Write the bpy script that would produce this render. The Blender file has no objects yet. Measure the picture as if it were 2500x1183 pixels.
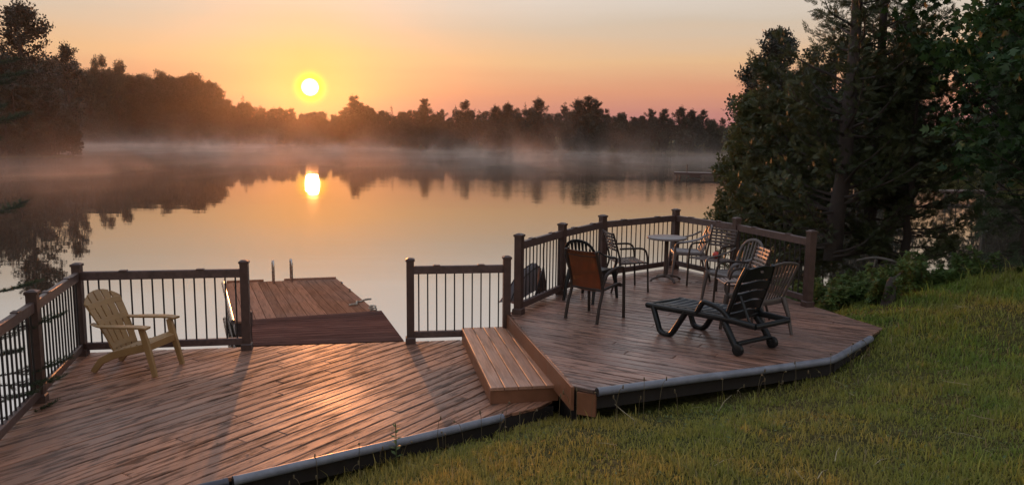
import bpy, math, random
import numpy as np
from mathutils import Vector, Matrix
random.seed(7); RNG = np.random.default_rng(7)
S = bpy.context.scene
C = S.collection

# ------------------------------------------------------------------ camera
FPX, PW, PH = 1889.0, 2500.0, 1183.0
PITCH, ROLL, CAMZ = math.radians(7.68), math.radians(0.6), 2.5
cam_d = bpy.data.cameras.new('camera'); cam = bpy.data.objects.new('camera', cam_d); C.objects.link(cam)
cam_d.sensor_width = 36.0; cam_d.lens = FPX / PW * 36.0
cam_d.clip_start = 0.05; cam_d.clip_end = 5000
cam.matrix_world = Matrix.Translation((0, 0, CAMZ)) @ Matrix.Rotation(math.pi/2 - PITCH, 4, 'X') @ Matrix.Rotation(ROLL, 4, 'Z')
S.camera = cam

def ray(x, y):
    u = (x - PW/2)/FPX; v = (PH/2 - y)/FPX
    c, s = math.cos(ROLL), math.sin(ROLL)
    u2 = u*c - v*s; v2 = u*s + v*c
    cp, sp = math.cos(PITCH), math.sin(PITCH)
    return np.array([u2, cp + v2*sp, -sp + v2*cp])
def at(x, y, z):                       # a photo pixel on the level plane z
    d = ray(x, y); t = (z - CAMZ)/d[2]
    return np.array([d[0]*t, d[1]*t, z])
def atd(x, y, Y):                      # a photo pixel at distance Y
    d = ray(x, y); t = Y/d[1]
    return np.array([d[0]*t, Y, CAMZ + d[2]*t])

# ------------------------------------------------------------------ sky and sun
SUN = ray(757, 213); SUN = SUN/np.linalg.norm(SUN)
SUN_EL = math.asin(SUN[2]); SUN_AZ = math.atan2(SUN[0], SUN[1])      # azimuth clockwise from +Y
def lin(r, g, b):
    f = lambda c: (c/255/12.92 if c/255 <= .04045 else ((c/255+.055)/1.055)**2.4)
    return (f(r), f(g), f(b), 1.0)
world = bpy.data.worlds.new('World'); S.world = world; world.use_nodes = True
nt = world.node_tree; nt.nodes.clear()
def N(t, ty, **kw):
    n = t.nodes.new(ty)
    for k, v in kw.items():
        if k == 'inp':
            for kk, vv in v.items(): n.inputs[kk].default_value = vv
        else: setattr(n, k, v)
    return n
def L(t, a, b): t.links.new(a, b)
sky = N(nt, 'ShaderNodeTexSky', sky_type='NISHITA', sun_disc=False, sun_elevation=SUN_EL, sun_rotation=SUN_AZ,
        air_density=1.3, dust_density=5.0, ozone_density=2.0, altitude=0)
tc = N(nt, 'ShaderNodeTexCoord')
sep = N(nt, 'ShaderNodeSeparateXYZ'); L(nt, tc.outputs['Generated'], sep.inputs[0])
# faint uneven cirrus bands: shift the ramp lookup a little with stretched noise
mpn = N(nt, 'ShaderNodeMapping'); mpn.inputs['Scale'].default_value = (2.2, 2.2, 26)
L(nt, tc.outputs['Generated'], mpn.inputs[0])
nz = N(nt, 'ShaderNodeTexNoise', inp={'Scale': 1.6, 'Detail': 4.0, 'Roughness': .55}); L(nt, mpn.outputs[0], nz.inputs['Vector'])
nzm = N(nt, 'ShaderNodeMath', operation='MULTIPLY_ADD'); L(nt, nz.outputs[0], nzm.inputs[0]); nzm.inputs[1].default_value = .028; nzm.inputs[2].default_value = -.014
zz = N(nt, 'ShaderNodeMath', operation='ADD'); L(nt, sep.outputs[2], zz.inputs[0]); L(nt, nzm.outputs[0], zz.inputs[1])
mr = N(nt, 'ShaderNodeMapRange', inp={'From Min': -.1, 'From Max': .9, 'To Min': 0, 'To Max': 1}); L(nt, zz.outputs[0], mr.inputs[0])
ramp = N(nt, 'ShaderNodeValToRGB')
stops = [(-.1, (150, 100, 106), .66), (.0, (186, 124, 128), .66), (.03, (204, 138, 130), .68), (.056, (226, 158, 126), .69), (.095, (236, 192, 148), .69),
         (.14, (226, 208, 188), .63), (.19, (218, 211, 204), .80), (.4, (206, 208, 216), .92), (.9, (186, 196, 218), .92)]
el = ramp.color_ramp.elements
for i, (z, c, k) in enumerate(stops):
    e = el[i] if i < 2 else el.new(z + .1)
    e.position = z + .1; e.color = tuple(v*k for v in lin(*c)[:3]) + (1,)
L(nt, mr.outputs[0], ramp.inputs[0])
# nearness to the sun
nrm = N(nt, 'ShaderNodeVectorMath', operation='NORMALIZE'); L(nt, tc.outputs['Generated'], nrm.inputs[0])
dot = N(nt, 'ShaderNodeVectorMath', operation='DOT_PRODUCT'); L(nt, nrm.outputs[0], dot.inputs[0]); dot.inputs[1].default_value = tuple(SUN)
ac = N(nt, 'ShaderNodeMath', operation='ARCCOSINE'); ac.use_clamp = False; L(nt, dot.outputs['Value'], ac.inputs[0])
def gauss(sig_deg, power=2.0):
    d = N(nt, 'ShaderNodeMath', operation='DIVIDE'); L(nt, ac.outputs[0], d.inputs[0]); d.inputs[1].default_value = math.radians(sig_deg)
    p = N(nt, 'ShaderNodeMath', operation='POWER'); L(nt, d.outputs[0], p.inputs[0]); p.inputs[1].default_value = power
    m = N(nt, 'ShaderNodeMath', operation='MULTIPLY'); L(nt, p.outputs[0], m.inputs[0]); m.inputs[1].default_value = -1.0
    e = N(nt, 'ShaderNodeMath', operation='EXPONENT'); L(nt, m.outputs[0], e.inputs[0])
    return e
def toward(prev, fac, colr, amount):
    a = N(nt, 'ShaderNodeMath', operation='MULTIPLY'); L(nt, fac.outputs[0], a.inputs[0]); a.inputs[1].default_value = amount
    m_ = N(nt, 'ShaderNodeMix', data_type='RGBA'); L(nt, a.outputs[0], m_.inputs[0]); L(nt, prev, m_.inputs[6]); m_.inputs[7].default_value = (*colr, 1); return m_.outputs[2]
skys = N(nt, 'ShaderNodeVectorMath', operation='SCALE'); L(nt, sky.outputs[0], skys.inputs[0]); skys.inputs['Scale'].default_value = 0.10
mixs = N(nt, 'ShaderNodeMix', data_type='RGBA'); mixs.inputs[0].default_value = .08
L(nt, ramp.outputs[0], mixs.inputs[6]); L(nt, skys.outputs[0], mixs.inputs[7])
col = mixs.outputs[2]
col = toward(col, gauss(11, 1.5), (.70, .37, .13), .18)
col = toward(col, gauss(3.4, 1.4), (.76, .35, .05), .62)
col = toward(col, gauss(.98, 4.5), (1.25, .86, .012), .97)
col = toward(col, gauss(.52, 8.0), (7., 6.7, 5.6), 1.0)
sc10 = N(nt, 'ShaderNodeVectorMath', operation='SCALE'); L(nt, col, sc10.inputs[0]); sc10.inputs['Scale'].default_value = 10.0
bg = N(nt, 'ShaderNodeBackground', inp={'Strength': 0.1}); L(nt, sc10.outputs[0], bg.inputs[0])
wo = N(nt, 'ShaderNodeOutputWorld'); L(nt, bg.outputs[0], wo.inputs[0])
world.cycles.sampling_method = 'MANUAL'; world.cycles.sample_map_resolution = 2048

sun_d = bpy.data.lights.new('sun', 'SUN'); sun = bpy.data.objects.new('sun', sun_d); C.objects.link(sun)
sun_d.energy = 1.3; sun_d.angle = math.radians(0.9); sun_d.color = (1.0, .34, .10)
sun.rotation_euler = Vector(-SUN).to_track_quat('-Z', 'Y').to_euler(); sun.location = (-40, 150, 40)

S.view_settings.view_transform = 'Standard'; S.view_settings.look = 'None'
S.view_settings.exposure = 0.5; S.view_settings.gamma = 1.0; S.view_settings.use_curve_mapping = False
S.render.engine = 'CYCLES'
cy = S.cycles
cy.use_denoising = True
try: cy.denoiser = 'OPENIMAGEDENOISE'
except Exception: pass
cy.max_bounces = 6; cy.diffuse_bounces = 2; cy.glossy_bounces = 3; cy.transmission_bounces = 3; cy.volume_bounces = 0
cy.transparent_max_bounces = 32; cy.caustics_reflective = False; cy.caustics_refractive = False
cy.sample_clamp_indirect = 4.0; cy.sample_clamp_direct = 0
cy.use_adaptive_sampling = True; cy.adaptive_threshold = 0.015

# ------------------------------------------------------------------ materials
def new_mat(name):
    m = bpy.data.materials.new(name); m.use_nodes = True
    t = m.node_tree; t.nodes.clear()
    o = N(t, 'ShaderNodeOutputMaterial'); b = N(t, 'ShaderNodeBsdfPrincipled'); L(t, b.outputs[0], o.inputs[0])
    return m, t, b, o
def mixc(t, fac, a, b):
    n = N(t, 'ShaderNodeMix', data_type='RGBA')
    if hasattr(fac, 'is_output'): L(t, fac, n.inputs[0])
    else: n.inputs[0].default_value = fac
    for v, i in ((a, 6), (b, 7)):
        if hasattr(v, 'is_output'): L(t, v, n.inputs[i])
        else: n.inputs[i].default_value = (*v[:3], 1)
    return n.outputs[2]
def ramp2(t, src, p0, p1, lo=0., hi=1.):
    n = N(t, 'ShaderNodeMapRange', inp={'From Min': p0, 'From Max': p1, 'To Min': lo, 'To Max': hi}); L(t, src, n.inputs[0]); return n.outputs[0]
def plain(name, colr, rough=.5, var=.25, scale=8., bump=.0, metallic=0., spec=.5, coat=0.):
    m, t, b, o = new_mat(name)
    tcn = N(t, 'ShaderNodeTexCoord'); n = N(t, 'ShaderNodeTexNoise', inp={'Scale': scale, 'Detail': 5., 'Roughness': .6}); L(t, tcn.outputs['Object'], n.inputs['Vector'])
    f = ramp2(t, n.outputs[0], .3, .7)
    dk = tuple(c*(1-var) for c in colr); lt = tuple(min(1, c*(1+var)) for c in colr)
    L(t, mixc(t, f, dk, lt), b.inputs['Base Color'])
    L(t, ramp2(t, n.outputs[0], .3, .7, rough*.8, min(1, rough*1.25)), b.inputs['Roughness'])
    b.inputs['Metallic'].default_value = metallic; b.inputs['Specular IOR Level'].default_value = spec; b.inputs['Coat Weight'].default_value = coat
    if bump:
        bp = N(t, 'ShaderNodeBump', inp={'Strength': bump, 'Distance': .01}); L(t, n.outputs[0], bp.inputs['Height']); L(t, bp.outputs[0], b.inputs['Normal'])
    return m
def wood(name, colr, ang, rough=(.16, .5), wet=.5, grey=.25, spec=.5, wear=1.0):
    """stained, dew-wet decking; grain runs along the angle ang (radians, in plan)"""
    m, t, b, o = new_mat(name)
    tcn = N(t, 'ShaderNodeTexCoord'); oi = N(t, 'ShaderNodeObjectInfo')
    off = N(t, 'ShaderNodeVectorMath', operation='SCALE'); off.inputs[0].default_value = (37, 53, 0); L(t, oi.outputs['Random'], off.inputs['Scale'])
    r0 = N(t, 'ShaderNodeMapping'); r0.inputs['Rotation'].default_value = (0, 0, -ang); L(t, tcn.outputs['Object'], r0.inputs[0])
    ad = N(t, 'ShaderNodeVectorMath', operation='ADD'); L(t, r0.outputs[0], ad.inputs[0]); L(t, off.outputs[0], ad.inputs[1])
    def noise(sc, scale, detail=5., rg=.6, shared=False):
        mp = N(t, 'ShaderNodeMapping'); mp.inputs['Scale'].default_value = sc; L(t, (r0 if shared else ad).outputs[0], mp.inputs[0])
        n = N(t, 'ShaderNodeTexNoise', inp={'Scale': scale, 'Detail': detail, 'Roughness': rg, 'Distortion': .2}); L(t, mp.outputs[0], n.inputs['Vector']); return n.outputs[0]
    grain = noise((.35, 9, 9), 6.0)
    fine = noise((1.2, 40, 40), 8.0, 3.)
    streak = noise((.9, 7, 7), 2.2, 6., .68)        # worn, scuffed patches drawn out along the board
    big = noise((1, 1, 1), .55, 3., .5, True)
    c0 = mixc(t, ramp2(t, grain, .3, .7), tuple(c*.72 for c in colr), tuple(c*1.25 for c in colr))
    rv = ramp2(t, oi.outputs['Random'], 0, 1, .72, 1.22)
    hv = N(t, 'ShaderNodeHueSaturation'); L(t, c0, hv.inputs['Color']); L(t, rv, hv.inputs['Value'])
    worn = ramp2(t, streak, .49, .58, 0, wear)
    c1 = mixc(t, worn, hv.outputs[0], tuple(c*.30 for c in colr))
    fl = ramp2(t, fine, .62, .75, 0, .35)
    c2 = mixc(t, fl, c1, tuple(c*.45 for c in colr))
    gr = ramp2(t, big, .4, .7, 0, grey)
    g = sum(colr)/3
    L(t, mixc(t, gr, c2, (g*1.15, g*1.05, g*.95)), b.inputs['Base Color'])
    wetn = N(t, 'ShaderNodeMath', operation='MULTIPLY_ADD'); L(t, streak, wetn.inputs[0]); wetn.inputs[1].default_value = -.7; L(t, big, wetn.inputs[2])
    L(t, ramp2(t, wetn.outputs[0], -.05, .35, rough[1], rough[0]), b.inputs['Roughness'])
    L(t, ramp2(t, worn, 0, 1, spec, spec*.35), b.inputs['Specular IOR Level'])
    L(t, ramp2(t, worn, 0, 1, wet, wet*.2), b.inputs['Coat Weight']); b.inputs['Coat Roughness'].default_value = .34; b.inputs['Coat IOR'].default_value = 1.4
    hs = N(t, 'ShaderNodeMath', operation='MULTIPLY_ADD'); L(t, streak, hs.inputs[0]); hs.inputs[1].default_value = .6; L(t, grain, hs.inputs[2])
    bp = N(t, 'ShaderNodeBump', inp={'Strength': .35, 'Distance': .006}); L(t, hs.outputs[0], bp.inputs['Height'])
    L(t, bp.outputs[0], b.inputs['Normal']); L(t, bp.outputs[0], b.inputs['Coat Normal'])
    return m
def leafmat(name, ca, cb, trans=.35, rough=.55, nscale=1.2):
    m, t, b, o = new_mat(name)
    g = N(t, 'ShaderNodeNewGeometry'); tcn = N(t, 'ShaderNodeTexCoord')
    n = N(t, 'ShaderNodeTexNoise', inp={'Scale': nscale, 'Detail': 3.}); L(t, tcn.outputs['Object'], n.inputs['Vector'])
    f = N(t, 'ShaderNodeMath', operation='MULTIPLY_ADD'); L(t, g.outputs['Random Per Island'], f.inputs[0]); f.inputs[1].default_value = .6
    L(t, ramp2(t, n.outputs[0], .35, .65, 0, .4), f.inputs[2])
    cc = mixc(t, f.outputs[0], ca, cb)
    L(t, cc, b.inputs['Base Color']); b.inputs['Roughness'].default_value = rough; b.inputs['Specular IOR Level'].default_value = .35
    tr = N(t, 'ShaderNodeBsdfTranslucent'); L(t, cc, tr.inputs[0])
    mx = N(t, 'ShaderNodeMixShader'); mx.inputs[0].default_value = trans
    L(t, b.outputs[0], mx.inputs[1]); L(t, tr.outputs[0], mx.inputs[2]); L(t, mx.outputs[0], o.inputs[0])
    return m

A_LOW, A_UP = math.radians(56.5), math.radians(-31.0)
M = {}
WOODC = (.275, .115, .056)
M['deck_low'] = wood('stained_decking_lower', WOODC, A_LOW, rough=(.44, .70), wet=.12)
M['deck_up'] = wood('stained_decking_upper', (.24, .112, .068), A_UP, rough=(.26, .58), grey=.4, wet=.3)
M['step'] = wood('stained_step_boards', (.31, .15, .085), math.radians(100), rough=(.4, .65), wet=.15, wear=.3)
M['dock'] = wood('weathered_dock_planks', (.34, .15, .085), math.radians(-67), rough=(.55, .8), wet=.0, spec=.0, wear=.35)
M['ramp'] = wood('dark_ramp_planks', (.13, .06, .045), math.radians(12), rough=(.6, .85), wet=.0, spec=.0, wear=.5)
M['fascia'] = plain('stained_fascia', (.17, .066, .03), .5, .2, 5, .1)
M['rail'] = plain('dark_brown_stain', (.058, .030, .022), .5, .3, 14, .25)
M['railcap'] = plain('weathered_rail_stain', (.080, .048, .040), .45, .35, 18, .3)
M['black_metal'] = plain('black_metal', (.018, .015, .014), .4, .2, 10)
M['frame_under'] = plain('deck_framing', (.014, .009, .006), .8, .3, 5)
M['pipe'] = plain('grey_pvc', (.15, .152, .17), .42, .25, 9, .1)
M['pipe_dark'] = plain('dark_poly_pipe', (.04, .04, .052), .35, .3, 9, .1)
M['resin'] = plain('tan_resin', (.29, .165, .062), .5, .12, 6)
M['dark_plastic'] = plain('dark_green_plastic', (.008, .009, .009), .36, .2, 9, spec=.3)
M['brown_plastic'] = plain('brown_plastic', (.075, .058, .050), .5, .15, 9)
M['grey_plastic'] = plain('taupe_plastic', (.17, .14, .13), .42, .12, 9)
M['bronze_tube'] = plain('bronze_tube', (.030, .020, .015), .55, .2, 9, spec=.25)
M['slat_metal'] = plain('brown_slat_metal', (.075, .052, .042), .5, .2, 9, spec=.3)
M['lit_slat'] = plain('lit_slat_metal', (.20, .14, .115), .5, .15, 9)  # lit copy of the brown slat metal, pinkish glow put into its colour
M['chrome'] = plain('galvanised_tube', (.42, .36, .32), .25, .1, 9, metallic=1.)
M['bark'] = plain('bark', (.042, .031, .025), .9, .4, 9, .8)
M['deadwood'] = plain('dead_wood', (.09, .075, .06), .85, .3, 12, .6)
M['soil'] = plain('soil', (.05, .035, .022), .95, .4, 9, .5)
M['rope'] = plain('rope', (.30, .24, .18), .8, .3, 30, .2)
M['red'] = plain('red_rubber', (.42, .035, .02), .45, .15, 9)
M['far_leaf'] = leafmat('far_broadleaf_foliage', (.014, .019, .009), (.032, .037, .016), .03, nscale=.25)
M['far_needle'] = leafmat('far_conifer_foliage', (.011, .016, .010), (.024, .030, .015), .03, nscale=.25)
M['cedar'] = leafmat('cedar_foliage', (.026, .040, .016), (.075, .085, .030), .3)
M['hemlock'] = leafmat('hemlock_foliage', (.022, .042, .018), (.055, .085, .030), .25)
M['maple'] = leafmat('maple_foliage', (.018, .048, .012), (.050, .100, .026), .35)
M['ash'] = leafmat('young_leaf_foliage', (.045, .062, .022), (.095, .105, .036), .4)
M['fir'] = leafmat('fir_needles', (.020, .036, .016), (.050, .070, .026), .15)
M['shrub'] = leafmat('shrub_foliage', (.055, .105, .026), (.130, .185, .052), .45)
M['weed'] = leafmat('dry_weed_stalk', (.09, .065, .035), (.19, .145, .075), .3)
M['straw'] = leafmat('dry_straw', (.22, .17, .09), (.46, .38, .22), .2)
M['weed_leaf'] = leafmat('weed_leaf', (.07, .11, .03), (.16, .18, .06), .4)

# sling cloth: open weave, so light comes through
m, t, b, o = new_mat('amber_sling_mesh'); b.inputs['Base Color'].default_value = (.16, .070, .034, 1); b.inputs['Roughness'].default_value = .7
tr = N(t, 'ShaderNodeBsdfTranslucent', inp={'Color': (.25, .115, .06, 1)}); mx = N(t, 'ShaderNodeMixShader'); mx.inputs[0].default_value = .5
tp = N(t, 'ShaderNodeBsdfTransparent'); tp.inputs[0].default_value = (.80, .46, .28, 1)
mx2 = N(t, 'ShaderNodeMixShader'); mx2.inputs[0].default_value = .30
L(t, b.outputs[0], mx.inputs[1]); L(t, tr.outputs[0], mx.inputs[2]); L(t, mx.outputs[0], mx2.inputs[1]); L(t, tp.outputs[0], mx2.inputs[2]); L(t, mx2.outputs[0], o.inputs[0])
M['sling'] = m
m, t, b, o = new_mat('canvas_grey'); b.inputs['Base Color'].default_value = (.34, .32, .33, 1); b.inputs['Roughness'].default_value = .6
tr = N(t, 'ShaderNodeBsdfTranslucent', inp={'Color': (.50, .46, .44, 1)}); mx = N(t, 'ShaderNodeMixShader'); mx.inputs[0].default_value = .78
L(t, b.outputs[0], mx.inputs[1]); L(t, tr.outputs[0], mx.inputs[2]); L(t, mx.outputs[0], o.inputs[0]); M['canvas'] = m

# lake water
m, t, b, o = new_mat('lake_water'); t.nodes.remove(b)
tcn = N(t, 'ShaderNodeTexCoord')
def wnoise(scx, scy, scale, det=3.):
    mp = N(t, 'ShaderNodeMapping'); mp.inputs['Scale'].default_value = (scx, scy, 1); L(t, tcn.outputs['Object'], mp.inputs[0])
    n = N(t, 'ShaderNodeTexNoise', inp={'Scale': scale, 'Detail': det, 'Roughness': .5}); L(t, mp.outputs[0], n.inputs['Vector']); return n.outputs[0]
swell = wnoise(.35, 1., .55, 2.); rip = wnoise(.45, 1., 3.2, 3.); patch = wnoise(.35, 1., .035, 2.)
# a breeze-ruffled stretch in the middle of the lake, glassy elsewhere
sp = N(t, 'ShaderNodeSeparateXYZ'); L(t, tcn.outputs['Object'], sp.inputs[0])
px = ramp2(t, sp.outputs[0], -14, 6); py = ramp2(t, sp.outputs[1], 34, 48); py2 = ramp2(t, sp.outputs[1], 130, 90)
q = N(t, 'ShaderNodeMath', operation='MULTIPLY'); L(t, px, q.inputs[0]); L(t, py, q.inputs[1])
q2 = N(t, 'ShaderNodeMath', operation='MULTIPLY'); L(t, q.outputs[0], q2.inputs[0]); L(t, py2, q2.inputs[1])
q3 = N(t, 'ShaderNodeMath', operation='MULTIPLY'); L(t, q2.outputs[0], q3.inputs[0]); L(t, ramp2(t, patch, .38, .56), q3.inputs[1])
amp = N(t, 'ShaderNodeMath', operation='MULTIPLY_ADD'); L(t, q3.outputs[0], amp.inputs[0]); amp.inputs[1].default_value = .9; amp.inputs[2].default_value = .05
rp = N(t, 'ShaderNodeMath', operation='MULTIPLY'); L(t, rip, rp.inputs[0]); L(t, amp.outputs[0], rp.inputs[1])
hh = N(t, 'ShaderNodeMath', operation='MULTIPLY_ADD'); L(t, swell, hh.inputs[0]); hh.inputs[1].default_value = .35; L(t, rp.outputs[0], hh.inputs[2])
bp = N(t, 'ShaderNodeBump', inp={'Strength': 1.0, 'Distance': .010}); L(t, hh.outputs[0], bp.inputs['Height'])
gl = N(t, 'ShaderNodeBsdfGlossy', inp={'Color': (.97, .97, .97, 1), 'Roughness': .015}); L(t, bp.outputs[0], gl.inputs['Normal'])
df = N(t, 'ShaderNodeBsdfDiffuse', inp={'Color': (.035, .030, .022, 1)})
fr = N(t, 'ShaderNodeFresnel', inp={'IOR': 16.0}); L(t, bp.outputs[0], fr.inputs['Normal'])
mx = N(t, 'ShaderNodeMixShader'); L(t, fr.outputs[0], mx.inputs[0]); L(t, df.outputs[0], mx.inputs[1]); L(t, gl.outputs[0], mx.inputs[2]); L(t, mx.outputs[0], o.inputs[0])
M['water'] = m

# lawn soil / forest floor
m, t, b, o = new_mat('ground_cover'); tcn = N(t, 'ShaderNodeTexCoord')
n1 = N(t, 'ShaderNodeTexNoise', inp={'Scale': 1.1, 'Detail': 6.}); L(t, tcn.outputs['Object'], n1.inputs['Vector'])
n2 = N(t, 'ShaderNodeTexNoise', inp={'Scale': 26., 'Detail': 5.}); L(t, tcn.outputs['Object'], n2.inputs['Vector'])
c = mixc(t, ramp2(t, n1.outputs[0], .35, .65), (.085, .090, .028), (.125, .095, .040))
L(t, mixc(t, ramp2(t, n2.outputs[0], .35, .7), c, (.026, .024, .010)), b.inputs['Base Color']); b.inputs['Roughness'].default_value = 1.0; b.inputs['Specular IOR Level'].default_value = 0.0
bp = N(t, 'ShaderNodeBump', inp={'Strength': .8, 'Distance': .03}); L(t, n2.outputs[0], bp.inputs['Height']); L(t, bp.outputs[0], b.inputs['Normal'])
M['ground'] = m
# grass: greener and yellower patches that stay put
m, t, b, o = new_mat('lawn_grass'); tcn = N(t, 'ShaderNodeTexCoord'); g = N(t, 'ShaderNodeNewGeometry')
n1 = N(t, 'ShaderNodeTexNoise', inp={'Scale': .9, 'Detail': 5., 'Roughness': .6}); L(t, tcn.outputs['Object'], n1.inputs['Vector'])
sp = N(t, 'ShaderNodeSeparateXYZ'); L(t, tcn.outputs['Object'], sp.inputs[0])
dry = N(t, 'ShaderNodeMath', operation='MULTIPLY_ADD'); L(t, ramp2(t, sp.outputs[0], -.5, 4.5, .5, -.25), dry.inputs[0]); dry.inputs[1].default_value = 1.; L(t, ramp2(t, n1.outputs[0], .3, .7), dry.inputs[2])  # yellower towards low x, on top of the patch noise
cg = mixc(t, dry.outputs[0], (.21, .305, .05), (.50, .37, .085))
cg = mixc(t, ramp2(t, g.outputs['Random Per Island'], 0, 1, 0, .75), cg, (.075, .10, .022))
cs = mixc(t, ramp2(t, g.outputs['Random Per Island'], .93, .95), cg, (.30, .24, .11))
L(t, cs, b.inputs['Base Color']); b.inputs['Roughness'].default_value = .5; b.inputs['Specular IOR Level'].default_value = .3
tr = N(t, 'ShaderNodeBsdfTranslucent'); L(t, cs, tr.inputs[0]); mx = N(t, 'ShaderNodeMixShader'); mx.inputs[0].default_value = .3
L(t, b.outputs[0], mx.inputs[1]); L(t, tr.outputs[0], mx.inputs[2]); L(t, mx.outputs[0], o.inputs[0]); mx.inputs[0].default_value = .5; M['grass'] = m

# ------------------------------------------------------------------ mesh helpers
def mesh_np(name, V, F, smooth=False):
    V = np.asarray(V, np.float32); F = np.asarray(F, np.int32); k = F.shape[1]
    me = bpy.data.meshes.new(name)
    me.vertices.add(len(V)); me.vertices.foreach_set('co', V.ravel())
    me.loops.add(F.size); me.loops.foreach_set('vertex_index', F.ravel())
    me.polygons.add(len(F)); me.polygons.foreach_set('loop_start', np.arange(0, F.size, k, dtype=np.int32))
    me.polygons.foreach_set('loop_total', np.full(len(F), k, np.int32))
    if smooth: me.polygons.foreach_set('use_smooth', np.ones(len(F), bool))
    me.update(calc_edges=True); me.validate()
    return me
def link(name, me, mat, parent=None, loc=None):
    o = bpy.data.objects.new(name, me); C.objects.link(o)
    if mat is not None and me is not None and len(me.materials) == 0: me.materials.append(M[mat] if isinstance(mat, str) else mat)
    if parent is not None: o.parent = parent
    if loc is not None: o.location = loc
    return o
def tag(o, label=None, cat=None, group=None, kind=None):
    if label: o['label'] = label
    if cat: o['category'] = cat
    if group: o['group'] = group
    if kind: o['kind'] = kind
    return o
def empty(name, loc, label, cat, group=None, rz=0.0):
    o = bpy.data.objects.new(name, None); C.objects.link(o); o.location = loc; o.rotation_euler = (0, 0, rz); o.empty_display_size = .1
    return tag(o, label, cat, group)
class MB:
    def __init__(s): s.v = []; s.f = []
    def add(s, V, F):
        n = len(s.v); s.v += [tuple(map(float, p)) for p in V]; s.f += [tuple(i + n for i in f) for f in F]; return s
    def box(s, c, d, rz=0., mat=None, ch=0.0):
        x, y, z = (k/2 for k in d)
        if ch:
            V = []
            for sz, e in ((-z, 0), (z - ch, 0), (z, ch)):
                V += [(-x+e, -y+e, sz), (x-e, -y+e, sz), (x-e, y-e, sz), (-x+e, y-e, sz)]
            F = [(3, 2, 1, 0), (8, 9, 10, 11)]
            for r in (0, 4):
                F += [(r+i, r+(i+1) % 4, r+4+(i+1) % 4, r+4+i) for i in range(4)]
        else:
            V = [(-x, -y, -z), (x, -y, -z), (x, y, -z), (-x, y, -z), (-x, -y, z), (x, -y, z), (x, y, z), (-x, y, z)]
            F = [(3, 2, 1, 0), (4, 5, 6, 7), (0, 1, 5, 4), (1, 2, 6, 5), (2, 3, 7, 6), (3, 0, 4, 7)]
        R = Matrix.Rotation(rz, 3, 'Z') if mat is None else mat
        return s.add([R @ Vector(p) + Vector(c) for p in V], F)
    def sweep(s, pts, prof, up=(0, 0, 1), scales=None, cap=True, closed=False):
        """carry a closed profile (list of (side, up) offsets) along a polyline"""
        P = [Vector(p) for p in pts]; n = len(prof); V = []; up = Vector(up)
        for i, p in enumerate(P):
            if closed: a, b = P[i-1], P[(i+1) % len(P)]
            else: a, b = P[max(0, i-1)], P[min(len(P)-1, i+1)]
            d = (b - a).normalized()
            u = up - d*up.dot(d)
            if u.length < 1e-3: u = Vector((0, 1, 0)) - d*d.y
            if u.length < 1e-3: u = Vector((1, 0, 0)) - d*d.x
            u.normalize(); r = d.cross(u)
            k = 1.0 if scales is None else scales[i]
            kx, ky = (k, k) if not isinstance(k, tuple) else k
            # widen at bends so the section keeps its width
            V += [p + r*(q[0]*kx) + u*(q[1]*ky) for q in prof]
        F = []; m = len(P)
        for i in range(m if closed else m-1):
            j = (i+1) % m
            F += [(i*n+k, i*n+(k+1) % n, j*n+(k+1) % n, j*n+k) for k in range(n)]
        if cap and not closed: F += [tuple(range(n-1, -1, -1)), tuple((m-1)*n+k for k in range(n))]
        return s.add(V, F)
    def tube(s, pts, r, n=8, scales=None, up=(0, 0, 1), closed=False):
        return s.sweep(pts, [(r*math.cos(2*math.pi*k/n), r*math.sin(2*math.pi*k/n)) for k in range(n)], up, scales, True, closed)
    def bar(s, pts, w, h, up=(0, 0, 1), scales=None, e=.25):
        x, y = w/2, h/2; c = min(w, h)*e
        return s.sweep(pts, [(-x+c, -y), (x-c, -y), (x, -y+c), (x, y-c), (x-c, y), (-x+c, y), (-x, y-c), (-x, -y+c)], up, scales)
    def prism(s, poly, z0, z1, ch=.004):
        n = len(poly); P = [Vector(p) for p in poly]; ins = []
        for i in range(n):
            a, b, c = P[i-1], P[i], P[(i+1) % n]
            d0 = (b-a).normalized(); d1 = (c-b).normalized()
            n0 = Vector((-d0.y, d0.x)); n1 = Vector((-d1.y, d1.x)); mm = (n0+n1)
            mm = mm/max(.35, (1+n0.dot(n1))); ins.append(b + mm*ch)
        V = [(p.x, p.y, z0) for p in P] + [(p.x, p.y, z1-ch*.7) for p in P] + [(p.x, p.y, z1) for p in ins]
        F = [tuple(range(n-1, -1, -1)), tuple(range(2*n, 3*n))]
        for r in (0, n): F += [(r+i, r+(i+1) % n, r+n+(i+1) % n, r+n+i) for i in range(n)]
        return s.add(V, F)
    def grid(s, fn, nu, nv, th):
        """a curved sheet fn(u,v) -> point, given thickness th downward along its normal"""
        Pt = [[Vector(fn(i/nu, j/nv)) for j in range(nv+1)] for i in range(nu+1)]
        def nr(i, j):
            a = Pt[min(nu, i+1)][j] - Pt[max(0, i-1)][j]; b = Pt[i][min(nv, j+1)] - Pt[i][max(0, j-1)]
            return a.cross(b).normalized()
        V = [Pt[i][j] for i in range(nu+1) for j in range(nv+1)] + [Pt[i][j] - nr(i, j)*th for i in range(nu+1) for j in range(nv+1)]
        w = nv+1; o = (nu+1)*w; F = []
        for i in range(nu):
            for j in range(nv):
                a, b, c, d = i*w+j, (i+1)*w+j, (i+1)*w+j+1, i*w+j+1
                F += [(a, b, c, d), (d+o, c+o, b+o, a+o)]
        ring = [(i, 0) for i in range(nu+1)] + [(nu, j) for j in range(1, nv+1)] + [(i, nv) for i in range(nu-1, -1, -1)] + [(0, j) for j in range(nv-1, 0, -1)]
        ids = [i*w+j for i, j in ring]
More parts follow.
